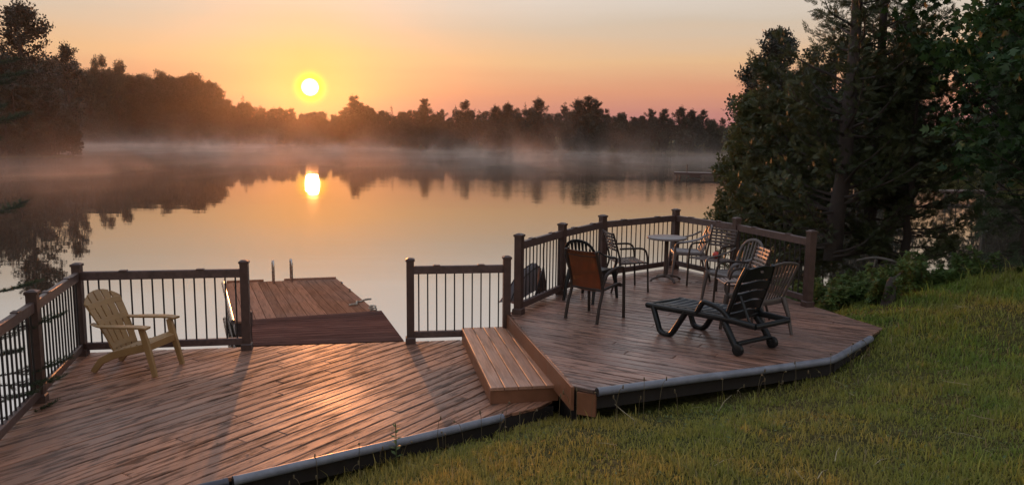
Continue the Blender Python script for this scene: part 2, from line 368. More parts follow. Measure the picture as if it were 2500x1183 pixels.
        F += [(ids[k], ids[k]+o, ids[(k+1) % len(ids)]+o, ids[(k+1) % len(ids)]) for k in range(len(ids))]
        return s.add(V, F)
    def lathe(s, prof, c=(0, 0, 0), n=24):
        V = []; m = len(prof)
        for k in range(n):
            a = 2*math.pi*k/n
            V += [(c[0]+r*math.cos(a), c[1]+r*math.sin(a), c[2]+z) for r, z in prof]
        F = [(k*m+i, ((k+1) % n)*m+i, ((k+1) % n)*m+i+1, k*m+i+1) for k in range(n) for i in range(m-1)]
        F += [tuple(k*m for k in range(n-1, -1, -1)), tuple(k*m+m-1 for k in range(n))]
        return s.add(V, F)
    def build(s, name, mat, parent=None, off=None, smooth=False, angle=None):
        me = bpy.data.meshes.new(name)
        V = s.v if off is None else [(p[0]-off[0], p[1]-off[1], p[2]-off[2]) for p in s.v]
        me.from_pydata(V, [], s.f); me.update()
        if smooth:
            me.polygons.foreach_set('use_smooth', np.ones(len(me.polygons), bool))
            try: me.set_sharp_from_angle(angle=math.radians(angle or 40))
            except Exception: pass
        return link(name, me, mat, parent)
def bez(pts, n=6):
    """smooth a polyline (Catmull-Rom)"""
    P = [np.array(p, float) for p in pts]; out = []
    for i in range(len(P)-1):
        a, b, c, d = P[max(0, i-1)], P[i], P[i+1], P[min(len(P)-1, i+2)]
        for k in range(n):
            u = k/n
            out.append(.5*((2*b) + (-a+c)*u + (2*a-5*b+4*c-d)*u*u + (-a+3*b-3*c+d)*u**3))
    out.append(P[-1]); return out
def clip(poly, n, dmax):
    """keep the part of a convex polygon where p.n <= dmax"""
    out = []
    for i in range(len(poly)):
        a, b = poly[i], poly[(i+1) % len(poly)]
        da, db = a[0]*n[0]+a[1]*n[1]-dmax, b[0]*n[0]+b[1]*n[1]-dmax
        if da <= 0: out.append(a)
        if (da < 0 < db) or (db < 0 < da):
            u = da/(da-db); out.append((a[0]+(b[0]-a[0])*u, a[1]+(b[1]-a[1])*u))
    return out
def boards(parent, off, poly, ang, pitch, gap, z, th, mat, jit=.0015, name='board', phase=0.):
    """deck boards at angle ang, each cut to the deck outline (counter-clockwise)"""
    d = (math.cos(ang), math.sin(ang)); n = (-d[1], d[0])
    offs = [p[0]*n[0]+p[1]*n[1] for p in poly]; k0 = math.floor((min(offs)-phase)/pitch); k1 = math.ceil((max(offs)-phase)/pitch)
    for k in range(k0, k1):
        P = list(poly); lo = phase + k*pitch + gap/2; hi = phase + (k+1)*pitch - gap/2
        P = clip(P, n, hi); 
        if len(P) > 2: P = clip(P, (-n[0], -n[1]), -lo)
        if len(P) < 3: continue
        Q = []
        for p in P:
            if not Q or math.dist(p, Q[-1]) > .012: Q.append(p)
        if len(Q) > 2 and math.dist(Q[0], Q[-1]) < .012: Q.pop()
        ar = .5*sum(Q[i-1][0]*Q[i][1]-Q[i][0]*Q[i-1][1] for i in range(len(Q)))
        if len(Q) < 3 or ar < .012: continue
        ts = [p[0]*d[0]+p[1]*d[1] for p in Q]; cuts = [min(ts)-1]; t_ = min(ts) + random.choice([1.2, 1.8, 2.4, 3.0, 3.66])
        while t_ < max(ts) - .5: cuts.append(t_); t_ += random.choice([2.44, 3.05, 3.66])
        cuts.append(max(ts)+1)
        for c0_, c1_ in zip(cuts[:-1], cuts[1:]):
            R_ = clip(clip(list(Q), d, c1_-.002), (-d[0], -d[1]), -(c0_+.002))
            if len(R_) < 3: continue
            dz = random.uniform(-jit, jit)
            MB().prism(R_, z-th+dz, z+dz, .007).build(name, mat, parent, off)

# numpy value noise
_perm = np.random.default_rng(3).random((256, 256)).astype(np.float32)
def vnoise(x, y):
    xi, yi = np.floor(x).astype(int), np.floor(y).astype(int); fx, fy = x-xi, y-yi
    fx = fx*fx*(3-2*fx); fy = fy*fy*(3-2*fy); g = lambda i, j: _perm[i & 255, j & 255]
    return (g(xi, yi)*(1-fx)+g(xi+1, yi)*fx)*(1-fy) + (g(xi, yi+1)*(1-fx)+g(xi+1, yi+1)*fx)*fy
def fbm(x, y, o=4):
    s = 0; a = .5
    for i in range(o): s = s + a*vnoise(x*2**i+17.3*i, y*2**i+9.1*i); a *= .5
    return s
def smooth01(x): x = np.clip(x, 0, 1); return x*x*(3-2*x)

# ------------------------------------------------------------------ the setting: ground and lake
WZ = -0.6
LAKE = np.array([(-9, 5.6), (-5, 6.7), (-2, 7.7), (0, 8.6), (1.6, 10.0), (3.4, 12.2), (4.6, 14.2), (6.6, 16.2), (10, 17.6), (16, 19.5), (24, 26), (30, 36), (28.5, 44), (24, 54),
                 (20, 60), (19, 66), (24, 74), (46, 90), (66, 120), (70, 150), (48, 166), (22, 169), (-12, 196), (-41, 224), (-90, 250), (-130, 264), (-172, 258),
                 (-150, 205), (-95, 135), (-66, 112), (-57.5, 106), (-61, 99), (-70, 90), (-84, 74), (-66, 50), (-44, 26), (-22, 10)], float)
def sdf_lake(x, y):
    """signed distance to the lake outline, positive on land"""
    x = np.asarray(x, float); y = np.asarray(y, float); d = np.full(x.shape, 1e9); ins = np.zeros(x.shape, bool)
    for i in range(len(LAKE)):
        a, b = LAKE[i-1], LAKE[i]; e = b-a
        u = np.clip(((x-a[0])*e[0]+(y-a[1])*e[1])/(e@e), 0, 1)
        d = np.minimum(d, np.hypot(x-a[0]-u*e[0], y-a[1]-u*e[1]))
        c = ((a[1] > y) != (b[1] > y)) & (x < (b[0]-a[0])*(y-a[1])/(b[1]-a[1]+1e-12)+a[0]); ins ^= c
    return np.where(ins, -d, d)
CP = np.array([(0, 0, .95), (3, 0, 1.05), (-3, 0, .6), (0, 4.6, .27), (-1.4, 5.4, -.16), (-.3, 6.45, -.14), (-2.3, 5.0, -.27), (-4, 4.4, -.3), (-6, 3.5, -.3), (0.5, 6.3, .05), (1.7, 6.55, .13), (3.3, 7.25, .20),
               (4.1, 8.1, .26), (4.5, 8.9, .33), (4.6, 9.9, .28), (6, 9, .70), (5.4, 7.2, .58), (3, 4, .66), (1.5, 4, .50), (6, 5, .95), (7.5, 11, .52), (8.5, 8, .95), (9, 13, .2), (5.0, 12, -.05), (4.4, 13.0, -.45),
               (6.4, 14.5, -.25), (10, 16.6, -.25), (13, 14, .5), (15, 18.5, -.2), (14, 6, 1.4), (-1, 8.2, -.62), (-3, 7.2, -.62), (-5.2, 6.4, -.55), (1.5, 9, -.35), (1.6, 10, -.6), (2.7, 12, -.75), (-8, 4, -.4), (-12, 3, .1), (0, 12, -1.2), (-5, 10, -1.3), (4.5, 16, -1.0), (10, 20, -1.1)], float)
def _tps(r): return np.where(r > 0, r*r*np.log(r+1e-9), 0)
_n = len(CP); _A = np.zeros((_n+3, _n+3)); _A[:_n, :_n] = _tps(np.hypot(CP[:, None, 0]-CP[None, :, 0], CP[:, None, 1]-CP[None, :, 1])) + np.eye(_n)*.05
_A[:_n, _n] = 1; _A[:_n, _n+1:] = CP[:, :2]; _A[_n:, :_n] = _A[:_n, _n:].T
_W = np.linalg.solve(_A, np.concatenate([CP[:, 2], [0, 0, 0]]))
def ground_z(x, y):
    x = np.atleast_1d(np.asarray(x, float)); y = np.atleast_1d(np.asarray(y, float))
    sh = x.shape; xf, yf = x.ravel(), y.ravel()
    sd = sdf_lake(xf, yf)
    far = np.where(sd > 0, WZ + .10*np.minimum(sd, 8) + .045*np.clip(sd-8, 0, 160) + (fbm(xf*.05, yf*.05)-.45)*np.clip(sd*.06, 0, 2.5), WZ + .22*np.maximum(sd, -9))
    z = far.copy(); w = smooth01((21-np.hypot(xf-2.5, yf-8))/7.5); k = w > 0
    near = (_tps(np.hypot(xf[k, None]-CP[None, :, 0], yf[k, None]-CP[None, :, 1])) @ _W[:_n]) + _W[_n] + _W[_n+1]*xf[k] + _W[_n+2]*yf[k]
    near = near + (fbm(xf[k]*1.3, yf[k]*1.3)-.47)*.10
    z[k] = far[k]*(1-w[k]) + near*w[k]
    return z.reshape(sh)
def gz(x, y): return float(ground_z(x, y)[0])
n = 301; s = np.linspace(-1, 1, n); g = 2.6*np.sinh(6.1*s)
X, Y = np.meshgrid(2.0 + g, 8.0 + g, indexing='ij'); Z = ground_z(X, Y)
idx = np.arange(n*n).reshape(n, n)
F = np.stack([idx[:-1, :-1], idx[1:, :-1], idx[1:, 1:], idx[:-1, 1:]], -1).reshape(-1, 4)
GEXT = float(g[-1])
tag(link('ground', mesh_np('ground', np.stack([X, Y, Z], -1).reshape(-1, 3), F, True), 'ground'), 'grassy bank and wooded shore sloping to the lake', kind='structure')
q = GEXT - 5
tag(link('lake_water', mesh_np('lake_water', [(-q, -q, WZ), (q, -q, WZ), (q, q, WZ), (-q, q, WZ)], [(0, 1, 2, 3)]), 'water'), 'still lake reflecting the sunrise', kind='structure')

# ------------------------------------------------------------------ decks
UZ = 0.33
P = {'P0': (-3.93, 5.32), 'P1': (-4.42, 7.00), 'P2': (-4.88, 8.56), 'P3': (-3.11, 8.87), 'P4': (-1.23, 9.24), 'P5': (-.06, 9.42),
     'Q1': (.09, 9.43), 'Q2': (.70, 10.69), 'Q3': (1.40, 11.88), 'Q4': (2.76, 13.0), 'Q5': (3.42, 11.72), 'Q6': (3.92, 10.05)}
LOW = [(-3.55, 4.55), (-2.3, 5.20), (.10, 6.80), (.45, 7.15), (-.02, 9.50), (-4.98, 8.66), (-3.9, 5.0)]
def ccw(p):
    a = sum(p[i-1][0]*p[i][1]-p[i][0]*p[i-1][1] for i in range(len(p)))
    return p if a > 0 else p[::-1]
LOW = ccw([(-3.55, 4.48), (-2.3, 5.26), (-.06, 6.78), (.42, 7.12), (-.05, 9.52), (-5.0, 8.66), (-3.86, 4.75)])
UP = ccw([(.55, 6.64), (.72, 6.53), (1.70, 6.95), (3.24, 7.60), (4.00, 8.45), (4.38, 8.90), (3.99, 10.16), (3.52, 11.77), (2.80, 13.12), (1.33, 11.96), (.62, 10.76), (-.04, 9.50)])
dl = empty('wooden_deck', (-2.3, 7.2, 0), 'lower lakeside deck of wet reddish brown boards leading to the swimming dock', 'deck')
boards(dl, (-2.3, 7.2, 0), LOW, A_LOW, .1395, .014, 0.0, .030, 'deck_low')
du = empty('wooden_deck', (2.0, 9.5, UZ), 'upper raised deck with the patio furniture standing on it', 'deck')
boards(du, (2.0, 9.5, UZ), UP, A_UP, .1395, .014, UZ, .030, 'deck_up', phase=.05)
def rim(poly, z, off, parent, skip=(), inset=.03, h=.15):
    n = len(poly)
    for i in range(n):
        if i in skip: continue
        a, b = Vector(poly[i]), Vector(poly[(i+1) % n]); d = (b-a).normalized(); nn = Vector((-d.y, d.x))
        a = a + nn*inset; b = b + nn*inset
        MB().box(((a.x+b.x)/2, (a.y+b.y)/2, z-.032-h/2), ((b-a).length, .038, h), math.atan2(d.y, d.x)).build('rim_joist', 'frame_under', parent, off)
def sun_block(poly, z, off, parent, edges, h):  # boards added to keep low sun off the ground under the decks
    for i in edges:
        a, b = Vector(poly[i]), Vector(poly[(i+1) % len(poly)]); d = (b-a).normalized(); nn = Vector((-d.y, d.x)); a = a + nn*.075 + d*.05; b = b + nn*.075 - d*.05
        nbd = 4
        for k in range(nbd):
            MB().box(((a.x+b.x)/2, (a.y+b.y)/2, z-.05-h*(k+.5)/nbd), ((b-a).length, .02, h/nbd-.004), math.atan2(d.y, d.x)).build('sun_block_board', 'frame_under', parent, off)
sun_block(LOW, 0, (-2.3, 7.2, 0), dl, [i for i in range(len(LOW)) if (Vector(LOW[i])+Vector(LOW[(i+1) % len(LOW)])).y/2 > 6.0 and not (Vector(LOW[i]).x > -2.4 and (Vector(LOW[i])+Vector(LOW[(i+1) % len(LOW)])).y/2 < 7.0)], .95)
sun_block(UP, UZ, (2.0, 9.5, UZ), du, [i for i in range(len(UP)) if (Vector(UP[i])+Vector(UP[(i+1) % len(UP)])).y/2 > 9.3], 1.15)
sun_block(UP, UZ-.17, (2.0, 9.5, UZ), du, [i for i in range(len(UP)) if UP[i][0] < 0 or UP[(i+1) % len(UP)][0] < 0][-1:] , .55)
sun_block(UP, UZ-.17, (2.0, 9.5, UZ), du, [i for i in range(len(UP)) if {UP[i], UP[(i+1) % len(UP)]} == {(.55, 6.64), (-.04, 9.50)}], .5)
rim(LOW, 0, (-2.3, 7.2, 0), dl); rim(UP, UZ, (2.0, 9.5, UZ), du)
def joists(poly, ang, z, off, parent, pitch=.6):
    d = (math.cos(ang), math.sin(ang)); n = (-d[1], d[0]); o_ = [p[0]*n[0]+p[1]*n[1] for p in poly]
    k = min(o_) + .3
    while k < max(o_) - .2:
        Q = clip(clip(list(poly), n, k+.02), (-n[0], -n[1]), -(k-.02))
        if len(Q) > 2:
            t_ = [p[0]*d[0]+p[1]*d[1] for p in Q]; a, b = min(t_)+.09, max(t_)-.09
            if b > a: MB().box((d[0]*(a+b)/2+n[0]*k, d[1]*(a+b)/2+n[1]*k, z-.034-.07), (b-a, .036, .14), ang).build('joist', 'frame_under', parent, off)
        k += pitch
joists(LOW, A_LOW+math.pi/2, 0, (-2.3, 7.2, 0), dl); joists(UP, A_UP+math.pi/2, UZ, (2.0, 9.5, UZ), du)
for (x, y) in ((-4.2, 7.6), (-4.5, 8.3), (-2.6, 8.6), (-1.0, 8.9), (-3.2, 5.6), (-1.2, 6.6)):
    MB().box((x, y, (-.185 + gz(x, y) - .35)/2), (.12, .12, -.185 - gz(x, y) + .35)).build('support_post', 'frame_under', dl, (-2.3, 7.2, 0))
for (x, y) in ((.5, 9.4), (1.5, 11.6), (2.7, 12.6), (3.3, 11.4), (3.7, 10), (1.0, 7.2), (2.5, 7.7)):
    MB().box((x, y, (UZ-.185 + gz(x, y) - .35)/2), (.12, .12, UZ-.185 - gz(x, y) + .35)).build('support_post', 'frame_under', du, (2.0, 9.5, UZ))
# the stained fascia board along the edge by the step, a hair proud of the boards
fa, fb = Vector((.565, 6.60)), Vector((-.045, 9.47)); d = (fb-fa).normalized(); nn = Vector((-d.y, d.x))
mid = (fa+fb)/2 + nn*.016
MB().box((mid.x, mid.y, UZ-.105), ((fb-fa).length, .028, .215), math.atan2(d.y, d.x), ch=.003).build('fascia_board', 'fascia', du, (2.0, 9.5, UZ))
ga, gb = Vector((.60, 6.60)), Vector((.74, 6.535)); e = (gb-ga)
MB().box(((ga+gb).x/2, (ga+gb).y/2-.012, UZ-.14), (e.length+.02, .03, .20), math.atan2(e.y, e.x)).build('fascia_board', 'fascia', du, (2.0, 9.5, UZ))

# step between the decks: five long treads on a box
sa = math.radians(100.5); SO = (.13, 8.1, 0.0)
st = empty('deck_step', SO, 'long box step of five boards between the lower and the upper deck', 'step', rz=0)
stepL0, stepL1 = Vector((-.19, 7.05)), Vector((-.615, 9.36)); d = (stepL1-stepL0).normalized(); nn = Vector((d.y, -d.x)); SL = (stepL1-stepL0).length; sang = math.atan2(d.y, d.x)
for k in range(5):
    w = .128; c0 = stepL0 + nn*(.068+k*.1345) + d*(SL/2)
    hw = .064; hl = SL/2
    pts = [c0 - d*hl - nn*(-hw), c0 + d*hl - nn*(-hw), c0 + d*hl - nn*hw, c0 - d*hl - nn*hw]
    MB().prism(ccw([(p.x, p.y) for p in pts]), .135, .165 + random.uniform(-.001, .001), .005).build('tread_board', 'step', st, SO)
c0 = stepL0 + nn*.016 + d*(SL/2); MB().box((c0.x, c0.y, .067), (SL-.03, .026, .13), sang).build('side_board', 'fascia', st, SO)
c0 = stepL0 + nn*.345 + d*.028; MB().box((c0.x, c0.y, .066), (.64, .026, .128), sang-math.pi/2).build('end_board', 'fascia', st, SO)
c0 = stepL0 + nn*.345 + d*(SL-.028); MB().box((c0.x, c0.y, .066), (.64, .026, .128), sang-math.pi/2).build('end_board', 'fascia', st, SO)

# split pipes pressed over the front edges of the decks
def edge_pipe(pts, r, mat, label):
    n = len(pts); o0 = pts[n//2]
    root = empty('edge_pipe', o0, label, 'pipe', 'pipes along the deck edges')
    path = bez(pts, 8)
    mb = MB(); nb = 14
    mb.sweep(path, [(r*math.cos(a), r*math.sin(a)) for a in [2*math.pi*k/nb for k in range(nb)]], cap=False)
    mb.build('pipe_wall', mat, root, o0, True, 60)
    for p, q in ((path[0], path[1]), (path[-1], path[-2])):
        dd = Vector(q-p).normalized(); c = Vector(p) - dd*.0
        MB().tube([c, c + dd*.015], r*.93, 14).build('end_cap', 'black_metal', root, o0, True, 50)
        MB().tube([c + dd*.001, c + dd*.03], r*1.06, 14).build('end_collar', mat, root, o0, True, 50)
def along(pts, z, out=.03):
    return [np.array((p[0], p[1], z)) for p in pts]
edge_pipe(along([(-3.5, 4.45), (-2.9, 4.84), (-2.31, 5.20), (-2.06, 5.37)], -.012), .036, 'pipe_dark', 'dark plastic pipe on the lower deck edge, past the pipe joint')
edge_pipe(along([(-2.03, 5.39), (-1.4, 5.82), (-.7, 6.30), (-.07, 6.75)], -.012), .036, 'pipe', 'long grey pipe along the grassy edge of the lower deck, ending by the step')
edge_pipe(along([(.755, 6.51), (1.2, 6.70), (1.75, 6.93), (2.5, 7.24), (3.14, 7.52), (3.32, 7.66), (3.66, 8.04), (4.02, 8.44)], UZ-.012), .037, 'pipe', 'bent grey pipe over the grassy edge of the upper deck')

# ------------------------------------------------------------------ railings
def railing(names, label, z, h=1.0, group='brown deck railings', nbal=None):
    pts = [P[k] for k in names]
    o0 = (pts[0][0], pts[0][1], z); root = empty('deck_railing', o0, label, 'railing', group)
    for i, (x, y) in enumerate(pts):
        a = pts[max(0, i-1)]; b = pts[min(len(pts)-1, i+1)]; rz = math.atan2(b[1]-a[1], b[0]-a[0])
        if i == 0 or i == len(pts)-1 or True: rz = math.atan2(pts[min(i+1, len(pts)-1)][1]-pts[min(i+1, len(pts)-1)-1][1], pts[min(i+1, len(pts)-1)][0]-pts[min(i+1, len(pts)-1)-1][0])
        hh = h + random.uniform(-.008, .008)
        po = MB().box((x, y, z+hh/2), (.092, .092, hh), rz).build('post', 'rail', root, o0)
        MB().box((x, y, z+.04), (.122, .122, .078), rz, ch=.012).build('base_trim', 'rail', po, None).location = (-o0[0], -o0[1], -o0[2])
        cp = MB().box((x, y, z+hh+.012), (.112, .112, .024), rz)
        c, s_ = math.cos(rz), math.sin(rz); V = [(x+dx*c-dy*s_, y+dx*s_+dy*c, z+hh+zz_) for dx, dy, zz_ in ((-.054, -.054, .0245), (.054, -.054, .0245), (.054, .054, .0245), (-.054, .054, .0245), (-.022, -.022, .040), (.022, -.022, .040), (.022, .022, .040), (-.022, .022, .040))]
        cp.add(V, [(4, 5, 6, 7), (0, 1, 5, 4), (1, 2, 6, 5), (2, 3, 7, 6), (3, 0, 4, 7)])
        cp.build('cap', 'rail', po, None).location = (-o0[0], -o0[1], -o0[2])
    for i in range(len(pts)-1):
        a, b = Vector(pts[i]), Vector(pts[i+1]); ln = (b-a).length; d = (b-a)/ln; rz = math.atan2(d.y, d.x); m_ = (a+b)/2; cl = ln-.094
        tz = z + h - .115
        MB().box((m_.x, m_.y, tz), (cl, .052, .098), rz, ch=.008).build('top_rail', 'railcap', root, o0)
        MB().box((m_.x, m_.y, z+.105), (cl, .050, .082), rz, ch=.008).build('bottom_rail', 'railcap', root, o0)
        for f in (.27, .73):
            c = a + d*(ln*f); MB().box((c.x, c.y, tz+.052), (.085, .066, .014), rz, ch=.004).build('rail_clip', 'rail', root, o0)
        nb = max(3, round(cl/.113)); sp_ = cl/nb
        me = None
        for k in range(nb):
            c = a + d*(.047+sp_*(k+.5)); z0, z1 = z+.145, tz-.048
            if me is None:
                bo = MB().tube([(0, 0, 0), (0, 0, z1-z0)], .0095, 6, up=(1, 0, 0)).build('baluster', 'black_metal', root, None, True, 80); me = bo.data
            else: bo = link('baluster', me, None, root)
            bo.location = (c.x-o0[0], c.y-o0[1], z0-o0[2])
    return root
railing(['P0', 'P1', 'P2', 'P3'], 'brown railing wrapping the corner of the lower deck behind the tan chair', 0., 1.03)
railing(['P4', 'P5'], 'short brown railing panel between the dock opening and the step', 0., 1.02)
railing(['Q1', 'Q2', 'Q3', 'Q4', 'Q5', 'Q6'], 'brown railing with black balusters around the upper deck', UZ, .975)

# ------------------------------------------------------------------ swimming dock
DZ = -.25
BL, BR, FR, FL = [Vector(at(*p, DZ)[:2]) for p in ((548, 690), (823, 680), (925, 763), (572, 784))]
fd = empty('floating_dock', (-3.75, 13.1, WZ), 'square wooden swimming dock with a ladder, floating off the lower deck', 'dock'); FO = (-3.75, 13.1, WZ)
nd = 14
for k in range(nd):
    u0, u1 = k/nd, (k+1)/nd; g_ = .003
    a0, a1, b0, b1 = BL.lerp(BR, u0+g_/2), BL.lerp(BR, u1-g_/2), FL.lerp(FR, u0+g_/2), FL.lerp(FR, u1-g_/2)
    dd = (a0-b0).normalized()*random.uniform(-.008, .012)
    MB().prism(ccw([tuple(b0), tuple(b1), tuple(a1+dd), tuple(a0+dd)]), DZ-.032, DZ+random.uniform(-.002, .002), .005).build('plank', 'dock', fd, FO)
def beam(parent, off, a, b, zc, w, h, mat, name, ext=0.):
    d = (b-a).normalized(); a = a-d*ext; b = b+d*ext; m_ = (a+b)/2
    return MB().box((m_.x, m_.y, zc), ((b-a).length, w, h), math.atan2(d.y, d.x), ch=.006).build(name, mat, parent, off)
cx = (BL+BR+FR+FL)/4
for (a, b) in ((BL, BR), (BR, FR), (FR, FL), (FL, BL)):
    i1 = a + (cx-a).normalized()*.06; i2 = b + (cx-b).normalized()*.06
    beam(fd, FO, i1, i2, DZ-.04-.10, .045, .20, 'rail', 'side_beam')
beam(fd, FO, BL.lerp(BR, .02), BL.lerp(BR, .34), DZ+.02, .045, .036, 'dock', 'edge_strip'); beam(fd, FO, BL.lerp(BR, .52), BL.lerp(BR, .99), DZ+.02, .045, .036, 'dock', 'edge_strip')
lo_ = (FL-BL).normalized(); ln_ = Vector((-lo_.y, lo_.x)); ln_ = ln_ if ln_.dot(cx-BL) < 0 else -ln_
MB().tube([(*(BL+ln_*.02), DZ-.01), (*(FL+ln_*.02), DZ-.01)], .038, 10).build('bumper', 'chrome', fd, FO, True, 50)
for (u, v) in ((.15, .15), (.85, .15), (.15, .85), (.85, .85)):
    c = BL.lerp(BR, u).lerp(FL.lerp(FR, u), v); MB().box((c.x, c.y, DZ-.25-.16), (.5, .5, .34), math.atan2(lo_.y, lo_.x), ch=.04).build('float_drum', 'dark_plastic', fd, FO)
# ropes and cleats along its far side
for k, u in enumerate((.18, .42)):
    c = BR.lerp(FR, u) + (cx-BR.lerp(FR, u)).normalized()*.05
    cl = MB().bar(bez([(-.07, 0, .035), (-.035, 0, .05), (.035, 0, .05), (.07, 0, .035)], 3), .016, .016); cl.box((-.025, 0, .022), (.018, .022, .044)); cl.box((.025, 0, .022), (.018, .022, .044)); cl.box((0, 0, .004), (.09, .03, .008))
    o_ = cl.build('dock_cleat', 'chrome', None, None, True, 40); o_.location = (c.x, c.y, DZ+.001); o_.rotation_euler = (0, 0, math.atan2((FR-BR).y, (FR-BR).x))
    tag(o_, ('small metal cleat on the dock edge, the one nearer the ladder', 'small metal cleat halfway along the dock edge')[k], 'cleat')
c = BR.lerp(FR, .80) + (cx-FR).normalized()*.12
pts = [(c.x-.20+.05*math.sin(k*1.1)+.03*k, c.y-.24+.075*k+.03*math.cos(k*1.7), DZ+.022+.012*math.sin(k*2.3)) for k in range(8)]
pts = [(x_, y_, z_) for x_, y_, z_ in pts]
tag(MB().tube(bez(pts, 5), .017, 6).build('mooring_rope', 'rope', None, None, True, 60), 'mooring rope lying in a loose curve across the dock corner', 'rope')
c2 = FR + (cx-FR).normalized()*.13
coil = [(c2.x+(.055+.012*math.sin(k))*math.cos(k*.7), c2.y+(.055+.01*math.cos(k*1.3))*math.sin(k*.7), DZ+.014+.0035*k) for k in range(26)]
tag(MB().tube(bez(coil, 3), .011, 5).build('rope_coil', 'rope', None, None, True, 60), 'small coil of rope heaped on the dock corner beside the ramp', 'rope')
lr = [Vector((*at(x, y, DZ)[:2], 0)) for x, y in ((668, 690), (712, 686))]
ld = empty('swim_ladder', (lr[0].x, lr[0].y, DZ), 'two thin metal hoops of a swim ladder on the dock', 'ladder'); LO = (lr[0].x, lr[0].y, DZ)
bk = Vector((*((BL-FL).normalized()), 0))
for p in lr:
    h0 = [p - bk*.10 + Vector((0, 0, DZ+.005)), p - bk*.10 + Vector((0, 0, DZ+.30)), p - bk*.06 + Vector((0, 0, DZ+.40)), p + bk*.03 + Vector((0, 0, DZ+.43)), p + bk*.11 + Vector((0, 0, DZ+.38)), p + bk*.14 + Vector((0, 0, DZ+.26)), p + bk*.14 + Vector((0, 0, DZ-.9))]
    MB().tube(bez([tuple(q) for q in h0], 5), .016, 8, up=(1, .2, 0)).build('ladder_rail', 'chrome', ld, LO, True, 60)
for k in range(3):
    z_ = DZ - .15 - .25*k; MB().tube([(*(lr[0]+bk*.14).xy, z_), (*(lr[1]+bk*.14).xy, z_)], .014, 6).build('rung', 'chrome', ld, LO, True, 60)
# ramp from the deck down to the dock
rp0, rp1 = Vector(at(617, 838, -.02)[:2]), Vector(at(986, 826, -.02)[:2])
rq0, rq1 = Vector(at(614, 779, -.215)[:2]), Vector(at(931, 757, -.215)[:2])
RO = (-2.6, 10.4, -.6); rm = empty('dock_ramp', RO, 'short dark plank ramp joining the lower deck to the floating dock', 'ramp')
nr = 13
for k in range(nr):
    u0, u1 = k/nr, (k+1)/nr; g_ = .05/nr; u0 += g_; u1 -= g_
    def pt(u, v): a = rp0.lerp(rq0, u); b = rp1.lerp(rq1, u); q = a.lerp(b, v); return (q.x, q.y, -.045 + u*(-.215+.045))
    a, b, c, d = pt(u0, 0), pt(u0, 1), pt(u1, 1), pt(u1, 0); V = [a, b, c, d] + [(x_, y_, z_-.03) for x_, y_, z_ in (a, b, c, d)]
    MB().add(V, [(0, 1, 2, 3), (7, 6, 5, 4), (0, 4, 5, 1), (1, 5, 6, 2), (2, 6, 7, 3), (3, 7, 4, 0)]).build('plank', 'ramp', rm, RO)
for v in (.03, .97):
    a = rp0.lerp(rp1, v); b = rq0.lerp(rq1, v); MB().bar([(a.x, a.y, -.145), (b.x, b.y, -.315)], .045, .13).build('stringer', 'rail', rm, RO)
# hinge post of the ramp beside the railing
hp = at(617, 800, -.2); hx = MB().box((hp[0]-.06, hp[1], -.25), (.11, .11, .58), .2, ch=.01); tag(hx.build('mooring_pile', 'rail', None, None), 'short dark mooring pile beside the ramp, behind the railing post', 'pile')

# distant dock across the bay
o0 = (17.5, 66.0, WZ); dd_ = empty('distant_dock', o0, 'dark dock on legs far across the bay beside the cedar', 'dock')
A_, B_ = at(1645, 420, -.12), at(1790, 423, -.12); B_ = B_*1.0
ax = Vector((B_-A_)[:2]).normalized(); nx = Vector((-ax.y, ax.x)); a0 = Vector(A_[:2]); lnD = 9.5
def dk(u, v, z): q = a0 + ax*u + nx*v; return (q.x, q.y, z)
for k in range(3):
    c = dk(lnD/2, .25+k*.5, -.16); MB().box(c, (lnD, .47, .05), math.atan2(ax.y, ax.x)).build('deck_board', 'rail', dd_, o0)
for v in (.05, 1.45):
    MB().box(dk(lnD/2, v, -.25), (lnD-.05, .06, .14), math.atan2(ax.y, ax.x)).build('side_beam', 'rail', dd_, o0)
for u, v in ((.25, .1), (.45, 1.4), (3.2, .1), (3.3, 1.4), (6.4, .1), (6.5, 1.4), (9.1, .1), (9.1, 1.4)):
    MB().tube([dk(u, v, -.32), dk(u, v, -1.3)], .05, 6, up=(1, 0, 0)).build('leg', 'rail', dd_, o0)
MB().tube([dk(1.05, .1, -1.2), dk(1.05, .1, .45)], .03, 6, up=(1, 0, 0)).build('tall_pole', 'rail', dd_, o0); MB().tube([dk(1.05, .1, .45), dk(1.05, .1, .50)], .05, 6, up=(1, 0, 0)).build('pole_cap', 'rail', dd_, o0)
for u in (3.35, 3.65):
    MB().tube(bez([dk(u-.1, .2, -.14), dk(u-.1, .2, .1), dk(u, .2, .2), dk(u+.1, .2, .1), dk(u+.1, .2, -.14)], 4), .02, 6, up=(0, 1, 0)).build('ladder_hoop', 'chrome', dd_, o0)
MB().box(dk(1.7, .7, -.42), (.9, 1.2, .2), math.atan2(ax.y, ax.x), ch=.03).build('float_block', 'rail', dd_, o0)
# cove dock glimpsed between the trees
o0 = (24.5, 43, WZ); cd = empty('cove_dock', o0, 'low dock glimpsed through the gap between the cedar and the maple', 'dock')
MB().box((25.0, 43, -.15), (3.4, 1.3, .06), .1).build('deck_board', 'rail', cd, o0); MB().box((25.0, 43, -.23), (3.2, 1.1, .09), .1).build('side_beam', 'rail', cd, o0)
for dx in (-1.9, -.5, .9):
    for dy in (-.5, .5): MB().tube([(25.5+dx, 43+dy+dx*.1, -.28), (25.5+dx, 43+dy+dx*.1, -1.6)], .05, 6, up=(1, 0, 0)).build('leg', 'rail', cd, o0)
p = at(2398, 545, WZ); pl = MB().tube([(p[0], p[1], -1.6), (p[0], p[1], .55)], .045, 8, up=(1, 0, 0)); tag(pl.build('mooring_pole', 'deadwood', None, None, True, 60), 'thin pale mooring pole standing in the water of the cove', 'pole')

